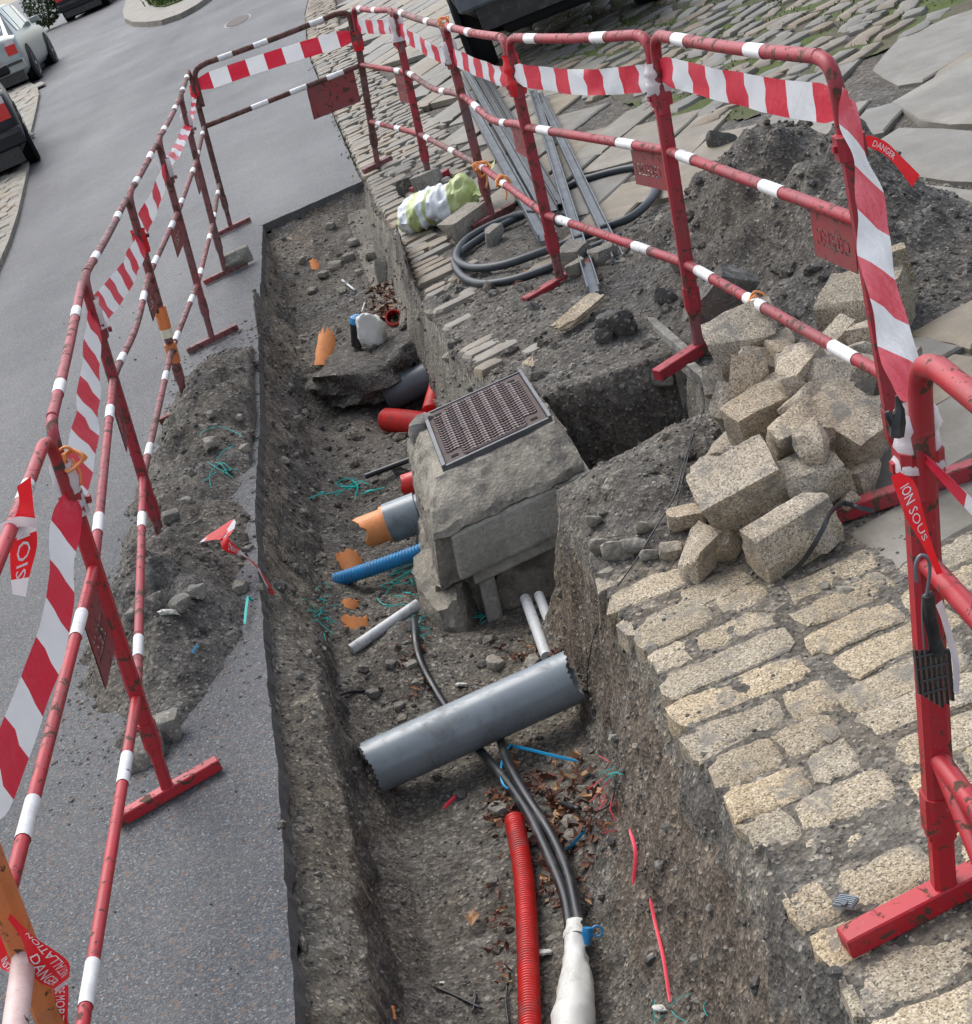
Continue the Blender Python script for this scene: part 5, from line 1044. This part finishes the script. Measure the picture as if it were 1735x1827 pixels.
for cx, cy, rx, ry, n, s in ((985, 1420, 40, 26, 85, .042), (1015, 1480, 32, 36, 65, .042), (890, 1440, 16, 22, 28, .038), (990, 1565, 24, 40, 40, .034), (690, 545, 12, 24, 110, .05), (735, 1170, 24, 18, 24, .03), (740, 1225, 18, 14, 20, .028), (945, 1165, 30, 10, 26, .028), (890, 1580, 10, 60, 18, .026), (905, 1680, 8, 60, 14, .026), (1040, 1600, 14, 30, 12, .024), (1010, 500, 40, 20, 12, .04), (980, 1480, 40, 40, 24, .04)):
    for _ in range(n):
        q = hit(cx+rx*rg.normal(), cy+ry*rg.normal(), .006+.014*rg.rand()); ms.append(leaf_mesh(W(q), s*(.7+.8*rg.rand()), s*(.25+.3*rg.rand()), rg))
structure('leaf_litter', cat(*[q for i, q in enumerate(ms) if i % 5]), M['leaf'], False, kind='stuff'); structure('leaf_litter', cat(*ms[::5]), M['leaf_tan'], False, kind='stuff')
q = hit(846, 1652, .012); solo('leaf', leaf_mesh(W(q), .05, .04, np.random.RandomState(5)), M['leaf_tan'], 'single tan leaf on the trench floor left of the red duct', 'leaf', 'single dead leaves')
q = hit(1008, 1395, .03); solo('leaf', leaf_mesh(W(q), .045, .02, np.random.RandomState(9)), M['leaf_tan'], 'pale upright leaf in the leaf litter below the blue tie', 'leaf', 'single dead leaves')
for x, y, s, lab in ((305, 1098, .055, 'crumpled white and red plastic scrap on the left spoil heap'), (826, 1228, .035, 'torn white scrap beside the grey pipe'), (972, 1705, .035, 'white paper scrap between the red duct and the white sleeve'), (791, 1760, .012, 'tiny white scrap near the black offcut'), (1180, 1806, .03, 'white sliver at the bottom edge of the right wall')):
    q = hit(x, y, .008); solo('plastic_scrap', rock(W(q), CR*s*.5, CF*s*.5, UPV*s*.16, x, 5, .5, .4, 2.5, 4), M['bag'], lab, 'scrap', 'white scraps')
# grey clip and dark pebble on the setts, strap on the rubble
c = W(at(1510, 1610, .02)); t = Thing('plastic_clip', 'small grey plastic clip lying on a granite sett', 'clip', c); e1 = unit(W(at(1535, 1612, .02))-W(at(1490, 1605, .02))); e2 = unit(np.cross(UPV, e1)); t.part('clip_plate', box(c, e1*.019, e2*.014, UPV*.004, .001), M['pvc'])
for i in range(5): t.part('rib', box(c+e2*(.010-.005*i)+UPV*.0055, e1*.017, e2*.0012, UPV*.0015), M['pvc'])
t.part('latch', box(c+e1*.004-e2*.012+UPV*.006, e1*.004, e2*.006, UPV*.003), M['pvc_dark'])
q = W(at(1490, 1738, .012)); solo('stone', rock(q, (.012, 0, 0), (0, .011, 0), (0, 0, .009), 5, 4, .6, .1), M['darkstone'], 'small black pebble on a sett left of the red foot', 'stone')
P = catmull([W(at(x, y, z)) for x, y, z in ((1398, 1032, .02), (1425, 1010, .06), (1445, 985, .10), (1468, 945, .14), (1482, 915, .13), (1505, 898, .06), (1530, 905, .05), (1560, 912, .03))], 5); T_, N_, B_ = frames(P)
e = np.array([unit(np.cross(t_, CF)) for t_ in T_]); n = len(P); solo('strap', (np.vstack([P-e*.006, P+np.cross(T_, e)*.002, P+e*.006]), [(i, i+1, n+i+1, n+i) for i in range(n-1)]+[(n+i, n+i+1, 2*n+i+1, 2*n+i) for i in range(n-1)]), M['rubber'], 'black strap running over the front rubble block', 'strap')
# hook, black handle and spacer hanging on the nearest right post
Yh = 2.04; hp = lambda x, y, o=0.: W(dep(x, y, Yh+o)); t = Thing('padlock', 'black plastic spacer and steel hook hanging from the nearest right post', 'padlock', hp(1668, 1240))
t.part('hook', tube(catmull([hp(1636, 1038), hp(1634, 1010), hp(1642, 992), hp(1654, 994), hp(1660, 1012), hp(1656, 1050), hp(1654, 1062)], 5), .0028, 8), M['steel']); t.part('wire_loop', tube(catmull([hp(1650, 1160), hp(1646, 1090), hp(1650, 1064), hp(1662, 1056), hp(1668, 1068), hp(1668, 1090)], 5), .0016, 6), M['steel'])
t.part('handle', tube([hp(1656, 1062), hp(1660, 1100), hp(1668, 1140), hp(1674, 1165)], [.009, .0105, .010, .013], 12), M['rubber'])
for i in range(7): x = 1634+9.5*i; t.part('tine', box((hp(x, 1160)+hp(x+8+2*i/7, 1262-abs(i-4)*6))/2, (hp(x+8, 1262-abs(i-4)*6)-hp(x, 1160))/2, CR*.0022, CF*.006), M['rubber'])
for i in range(4): y = 1172+22*i; t.part('crossbar', box((hp(1632+4*i, y)+hp(1694-2*i, y-12))/2, (hp(1694-2*i, y-12)-hp(1632+4*i, y))/2, CU*.0016, CF*.008), M['rubber'])
t = Thing('rubber_strap', 'torn black rubber strap sticking up from the nearest right post', 'strap', W(dep(1598, 770, 2.06))); t.part('strap_body', tube([W(dep(x, y, 2.06)) for x, y in ((1600, 778), (1602, 752), (1606, 730), (1600, 706))], [.011, .012, .007, .002], 6), M['rubber']); t.part('torn_tip', tube([W(dep(x, y, 2.06)) for x, y in ((1598, 760), (1586, 742), (1584, 734))], [.008, .006, .003], 6), M['rubber'])
# orange and cream twine and patches on the barriers
def knot(c, r, m, label, seed, grp='orange twine knots on the rails', name='twine_knot'):
    rg = np.random.RandomState(seed); ms = [tube(catmull([c+r*(CR*math.cos(a)+CU*math.sin(a))*(1+.25*rg.normal())+CF*r*.5*rg.normal() for a in np.linspace(0, 6.28*1.6, 12)], 4), r*.16, 6) for _ in range(2)]; ms.append(tube(catmull([c, c-UPV*r*1.5+CR*r*.4, c-UPV*r*3], 4), r*.15, 5)); return solo(name, cat(*ms), M[m], label, 'twine', grp, smooth=True)
def rl(a, b, h, s): return jp(a, h)+(jp(b, h)-jp(a, h))*s
knot(jp('L1', .93)+CR*.03, .022, 'orange_pl', 'orange twine knot at the top of the near left post', 1); knot(rl('R5', 'R4', LOW, .06), .035, 'orange_pl', 'orange twine ring on the low rail near the sack', 2); knot(rl('R5', 'R4', LOW, .40), .028, 'orange_pl', 'orange twine on the low rail in front of the hose', 3); knot(rl('R3', 'R2', LOW, .42), .022, 'orange_pl', 'orange twine knot on the low rail above the rubble', 4); knot(jp('R5', 1.0)+UPV*.02, .022, 'orange_pl', 'orange twine on the top corner of the far right barrier', 5)
t = Thing('adhesive_patch', 'orange and cream tape patch stuck on a left leg', 'tape', jp('L3', .42)); t.part('patch', tube([jp('L3', .40), jp('L3', .50)], .0245, prof=SQ), M['orange_paint']); t.part('cream_part', tube([jp('L3', .36), jp('L3', .3999)], .0245, prof=SQ), M['cream'])
t = Thing('adhesive_patch', 'orange sticker low on the same left leg', 'tape', jp('L3', .22)); t.part('patch', tube([jp('L3', .24), jp('L3', .33)], .0243, prof=SQ), M['orange_paint'])
c = rl('R4', 'R3', LOW, .12); solo('cable_tie', tube([c+.027*(CU*math.cos(a)+unit(np.cross(unit(JP['R3'][0]-JP['R4'][0]), CU))*math.sin(a)) for a in np.linspace(0, 6.0, 15)], .004, 6), M['rubber'], 'black tie round the low rail where it crosses the steel profile', 'cable tie')

# ------------------------------------------------------------------ loose gravel
_g = (1+5**.5)/2; ICO = (np.array([(-1, _g, 0), (1, _g, 0), (-1, -_g, 0), (1, -_g, 0), (0, -1, _g), (0, 1, _g), (0, -1, -_g), (0, 1, -_g), (_g, 0, -1), (_g, 0, 1), (-_g, 0, -1), (-_g, 0, 1)])/1.9,
    [(0, 11, 5), (0, 5, 1), (0, 1, 7), (0, 7, 10), (0, 10, 11), (1, 5, 9), (5, 11, 4), (11, 10, 2), (10, 7, 6), (7, 1, 8), (3, 9, 4), (3, 4, 2), (3, 2, 6), (3, 6, 8), (3, 8, 9), (4, 9, 5), (2, 4, 11), (6, 2, 10), (8, 6, 7), (9, 8, 1)])
def gravel(name, n, size, m, seed, sel):
    rg = np.random.RandomState(seed); y = 1.75*np.exp(rg.rand(n)*math.log(10.4/1.75)); x = -1.35+3.4*rg.rand(n); z = H(x, y)
    h0 = H(x, y, False); e = xR(y); inn = (x > xL(y)) & (x < e) & (y < yF(x)); left = (x <= xL(y)); ok = inn | (left & (h0 > -.03)) | ((x >= e) & (y > 1.7) & ((y < 4.1) | (y > 4.1) & (y < 7.5))); ok |= left & (h0 > -.082) & (rg.rand(n) < .5)
    ok &= ~((x > 1.0) & (y < 4.6)); ok &= sel(x, y, h0, rg)
    x, y, z, left = x[ok], y[ok], z[ok], (left & (h0 <= -.01))[ok]; z = np.where(left, np.maximum(z, -.002), z); k = len(x); C = W(np.stack([x, y, z], 1))
    cube, F = ICO; s = size*(.4+1.0*rg.rand(k)**2.6)*np.clip(y/3.2, .75, 1.7)
    J = cube[None]*(1+.5*(rg.rand(k, 12, 1)-.5)); J *= (.65+.55*rg.rand(k, 1, 3)); a = rg.rand(k)*6.28; ca, sa = np.cos(a)[:, None], np.sin(a)[:, None]
    b = rg.rand(k)*6.28; cb, sb = np.cos(b)[:, None], np.sin(b)[:, None]; X, Y, Z = J[..., 0], J[..., 1], J[..., 2]; X, Z = X*cb-Z*sb, X*sb+Z*cb; X, Y = X*ca-Y*sa, X*sa+Y*ca
    V = (C[:, None]+np.stack([X, Y, Z*.8], -1)*s[:, None, None]).reshape(-1, 3); FF = (np.arange(k)[:, None, None]*12+np.array(F)[None]).reshape(-1, 3)
    structure(name, (V, FF.tolist()), m, False, kind='stuff')
gravel('gravel', 26000, .0052, M['darkstone'], 1, lambda x, y, h, r: r.rand(len(x)) < .8)
gravel('gravel', 24000, .0052, M['stone'], 2, lambda x, y, h, r: f2(x, y, 2.5, 91, 2) > -.25)
gravel('gravel', 800, .017, M['mortar'], 3, lambda x, y, h, r: f2(x, y, 2., 92, 2) > -.05)
gravel('gravel', 700, .016, M['darkstone'], 4, lambda x, y, h, r: (f2(x, y, 2., 93, 2) > -.05) & ~((x > xR(y)) & (y < 4.0)))
gravel('wall_stones', 5200, .013, M['stone'], 7, lambda x, y, h, r: (np.minimum(x-xL(y), xR(y)-x) < .2) & (np.minimum(x-xL(y), xR(y)-x) > .01) & (h < -.08) & (r.rand(len(x)) < .5))
gravel('scattered_grit', 60000, .0050, M['darkstone'], 9, lambda x, y, h, r: (x < xL(y)) & (h < -.005) & (h > -.0845) & (r.rand(len(x)) < .8))
gravel('soil_clods', 1500, .019, M['soil'], 6, lambda x, y, h, r: (f2(x, y, 1.6, 94, 2) > -.1) & ~((x > xR(y)) & (y < 4.0)))
gravel('gravel', 2600, .010, M['darkstone'], 5, lambda x, y, h, r: (h > .02) & (x > .9))
def road_grit():
    rg = np.random.RandomState(8); V = []; F = []; cube, f0 = ICO
    for _ in range(260):
        px, py = 80+380*rg.rand(), 180+1600*rg.rand(); p = at(px, py)
        if p[0] > float(xL(p[1]))-.02 or p[1] > 11: continue
        s = (.0014+.003*rg.rand()**4)*max(1, p[1]/4); k = len(V); V += list(W(p)+cube*(.6+.5*rg.rand(12, 1))*s+UPV*s*.4); F += [tuple(i+k for i in q) for q in f0]
    structure('road_grit', (V, F), M['darkstone'], False, kind='stuff')
road_grit()

# ------------------------------------------------------------------ parked cars, shrub, road cover
def lathe(c, ax, prof, k=24):
    """Profile of (distance along the axle, radius) turned about an axle."""
    ax = unit(ax); e1 = unit(np.cross(ax, UPV+.01)); e2 = np.cross(ax, e1); V = []; F = []; n = len(prof)
    for h, r in prof:
        for j in range(k): a = j*2*math.pi/k; V.append(np.asarray(c)+ax*h+r*(e1*math.cos(a)+e2*math.sin(a)))
    F = [(i*k+j, i*k+(j+1) % k, (i+1)*k+(j+1) % k, (i+1)*k+j) for i in range(n-1) for j in range(k)]+[tuple(range(k))[::-1], tuple((n-1)*k+j for j in range(k))]; return np.array(V), F
def car(label, origin, heading, width, paint, kind='hatch', group='parked cars', scale=1., lamps=True):
    """Rear axle line at origin (world), pointing along heading; a lofted body on four wheels."""
    o = np.asarray(origin, float); f = tilt((math.sin(heading), math.cos(heading), 0)); r = tilt((math.cos(heading), -math.sin(heading), 0)); up = np.cross(r, f); k = scale; w = width/2
    t = Thing('parked_car', label, 'car', o, group); P = lambda x, y, z: o+r*x+f*y*k+up*z*k
    suv = kind == 'suv'; zb, sh, rf = (.44, 1.06, 1.72) if suv else (.20, .90, 1.42)
    #  y, bottom, shoulder, half width factor, roof z, roof half width factor
    St = [(-.10, zb+.16, sh-.32, .86, None, 0), (-.06, zb+.04, sh-.12, .94, None, 0), (.02, zb, sh-.03, .98, None, 0), (.14 if not suv else .06, zb, sh, .99, sh+.03, .80), (.62 if not suv else .22, zb, sh+.01, 1., rf-.06, .70), (1.0, zb, sh, 1., rf, .70), (2.0, zb, sh-.01, 1., rf, .70), (2.5, zb, sh-.02, 1., rf-.05, .68), (3.15, zb, sh-.05, 1., sh, .80), (3.6, zb, sh-.10, .98, None, 0), (4.05, zb+.02, sh-.22, .93, None, 0), (4.15, zb+.12, sh-.36, .84, None, 0)]
    V = []; m = 0
    for y, b, s, wf, rz, rw in St:
        rz_, rw_ = (rz, rw) if rz else (s+.015, .72); half = [(0, b), (.80*wf, b), (.96*wf, b+.10), (1.0*wf, b+.30*(s-b)+.05), (1.0*wf, s-.10), (.965*wf, s), (rw_*wf, rz_), (rw_*wf*.80, rz_+.022), (0, rz_+.035)]
        sec = [(x, z) for x, z in half]+[(-x, z) for x, z in half[-2:0:-1]]; m = len(sec); V += [P(x*w, y, z) for x, z in sec]
    n = len(St); F = [(i*m+j, i*m+(j+1) % m, (i+1)*m+(j+1) % m, (i+1)*m+j) for i in range(n-1) for j in range(m)]+[tuple(range(m))[::-1], tuple((n-1)*m+j for j in range(m))]
    body = t.part('body', (V, F), M[paint], smooth=38)
    def patch(name, i0, i1, j, mm, sgn=1, ins=.10, lift=.012, par=None):
        A = [V[i0*m+j], V[i1*m+j], V[i1*m+j+1], V[i0*m+j+1]]; c = sum(A)/4; q = [c+(a-c)*(1-ins) for a in A]; nn = unit(np.cross(q[1]-q[0], q[3]-q[0])); cc = o+f*2*k+up*.6*k
        if nn@(c-cc) < 0: nn = -nn
        q = [a+nn*lift for a in q]; t.part(name, (np.array(q+[a-nn*.03 for a in q]), [(0, 1, 2, 3), (4, 5, 1, 0), (5, 6, 2, 1), (6, 7, 3, 2), (7, 4, 0, 3)]), mm, par, smooth=False)
    for j in (5, m-6): 
        for a, b in ((4, 5), (5, 6), (6, 7)): patch('side_window', a, b, j, M['glass'], ins=.12)
    def rear(name, x0, x1, z0, z1, mm, yo, th=.02, y2=None):
        q = [P(x0*w, yo, z0), P(x1*w, yo, z0), P(x1*w, y2 if y2 is not None else yo, z1), P(x0*w, y2 if y2 is not None else yo, z1)]; t.part(name, (np.array(q+[a+f*th for a in q]), [(0, 1, 2, 3), (0, 4, 5, 1), (1, 5, 6, 2), (2, 6, 7, 3), (3, 7, 4, 0)]), mm, smooth=False)
    y0, y1 = St[3][0], St[4][0]; rear('rear_window', -.66, .66, sh+.07, rf-.10, M['glass'], y0-.012+(y1-y0)*.06, .02, y1-.03-(y1-y0)*.06)
    for s in (-1, 1):
        rear('tail_lamp', s*.90, s*.60, sh-.30, sh-.13, M['lamp'], -.115, .06); rear('tail_lamp_lens', s*.90, s*.64, sh-.13, sh-.06, M['lamp_w'], -.085, .06)
    suv or rear('number_plate', -.30, .30, sh-.36, sh-.25, M['numberplate'], -.125, .03)
    bm = t.part('bumper', cat(box(P(0, -.10, zb+.20), r*w*.96, f*.07*k, up*.10*k, .02)), M[paint if not suv else 'pvc_dark']); t.part('bumper_strip', box(P(0, -.178, zb+.26), r*w*.93, f*.012, up*.025), M['rubber'], bm); t.part('valance', box(P(0, .0, zb+.02), r*w*.80, f*.1, up*.10), M['rubber'])
    R = .36*k if suv else .30*k
    t.part('underbody', box(P(0, 2.0, zb-.04), r*w*.72, f*1.9*k, up*.08, .02), M['tyre'])
    if suv: t.part('rear_axle', box(P(0, .68, .33), r*w*.8, f*.10, up*.10, .03), M['tyre']); t.part('tank', box(P(0, .25, .36), r*w*.6, f*.2, up*.10, .03), M['tyre'])
    for y in (.68, 3.25):
        for s in (-1, 1):
            c = o+r*s*(w-.085)+f*y*k+up*R; t.part('wheel_arch', lathe(c+r*s*.082+up*.02, r*s, [(-.02, R*1.22), (.010, R*1.22)]), M['tyre']); tw_ = .11
            wh = t.part('wheel', lathe(c, r*s, [(-tw_, R*.6), (-tw_, R*.93), (-tw_*.6, R), (tw_*.6, R), (tw_, R*.93), (tw_, R*.64)]), M['tyre']); t.part('rim', lathe(c, r*s, [(tw_*.2, R*.63), (tw_*1.02, R*.63), (tw_*.8, R*.5), (tw_*.85, R*.12), (tw_*1.05, R*.1)]), M['rim'], wh)
    for s in (-1, 1): t.part('mirror', box(P(s*w*1.10, 2.6, sh+.08), r*.09, f*.05, up*.06, .02), M[paint])
    return t
pA = at(78, 137); car('silver car seen from behind at the top left edge', W((pA[0]-.62, pA[1]-.7, 0)), math.radians(-3), 1.26, 'car_silver')
pB = at(24, 302); car('black car with a red tail lamp, cut off by the left edge', W((pB[0]-.15, pB[1]-.80, 0)), math.radians(-13), 1.30, 'car_black')
pC = at(122, 38); car('dark car far up the road beyond the silver one', W((pC[0]+.66, pC[1]-.7, 0)), math.radians(2), 1.34, 'car_black')
pD = at(890, 112); car('black off-road vehicle parked on the flagstones at the top', W((pD[0]+.56, pD[1]-.66, 0)), math.radians(2), 1.55, 'car_black', 'suv')
c = at(424, 37, .004); rg = np.random.RandomState(2); e1 = W(at(446, 25, .004))-W(at(398, 47, .004)); a_ = np.arange(20)*2*math.pi/20; cw = W(c)
yv = W(at(428, 45, .004))-W(at(420, 29, .004)); V = [cw+e1*.5*math.cos(q)+yv*.42*math.sin(q) for q in a_]; t = Thing('manhole_cover', 'dark elongated iron cover set in the far road', 'manhole', cw); t.part('rim', (np.array(V+[v-UPV*.02 for v in V]), [tuple(range(20))]+[(i, 20+i, 20+(i+1) % 20, (i+1) % 20) for i in range(20)]), M['darksteel'], smooth=False)
t.part('lid', (np.array([cw+(v-cw)*.86+UPV*.006 for v in V]), [tuple(range(20))]), M['iron'], smooth=False)
def shrub(label, p, h, wd, n, seed):
    rg = np.random.RandomState(seed); b = W(p); t = Thing('shrub', label, 'shrub', b); S = []
    for i in range(7):
        a = rg.rand()*6.28; S.append(tube(catmull([b, b+np.array([math.cos(a)*wd*.2, math.sin(a)*wd*.2, h*.5]), b+np.array([math.cos(a)*wd*.4, math.sin(a)*wd*.4, h*.9])], 3), [.02]*3+[.01]*4 if False else .014, 5))
    t.part('stems', cat(*S), M['leaf']); V = []; F = []
    for i in range(n):
        d = unit(rg.normal(size=3)); q = b+np.array([d[0]*wd*.5, d[1]*wd*.5, h*.55+d[2]*h*.45])*(1)*1.0; q = b+(q-b)*(.6+.45*rg.rand()); v, f_ = leaf_mesh(q, .09+.05*rg.rand(), .05, rg); k = len(V); V += list(v); F += [tuple(j+k for j in x) for x in f_]
    t.part('foliage', (V, F), M['green'], smooth=False)
pS = at(88, 52); shrub('dark green shrub between the silver car and the dark car', (pS[0], pS[1], 0), 1.5, 1.1, 1500, 3)
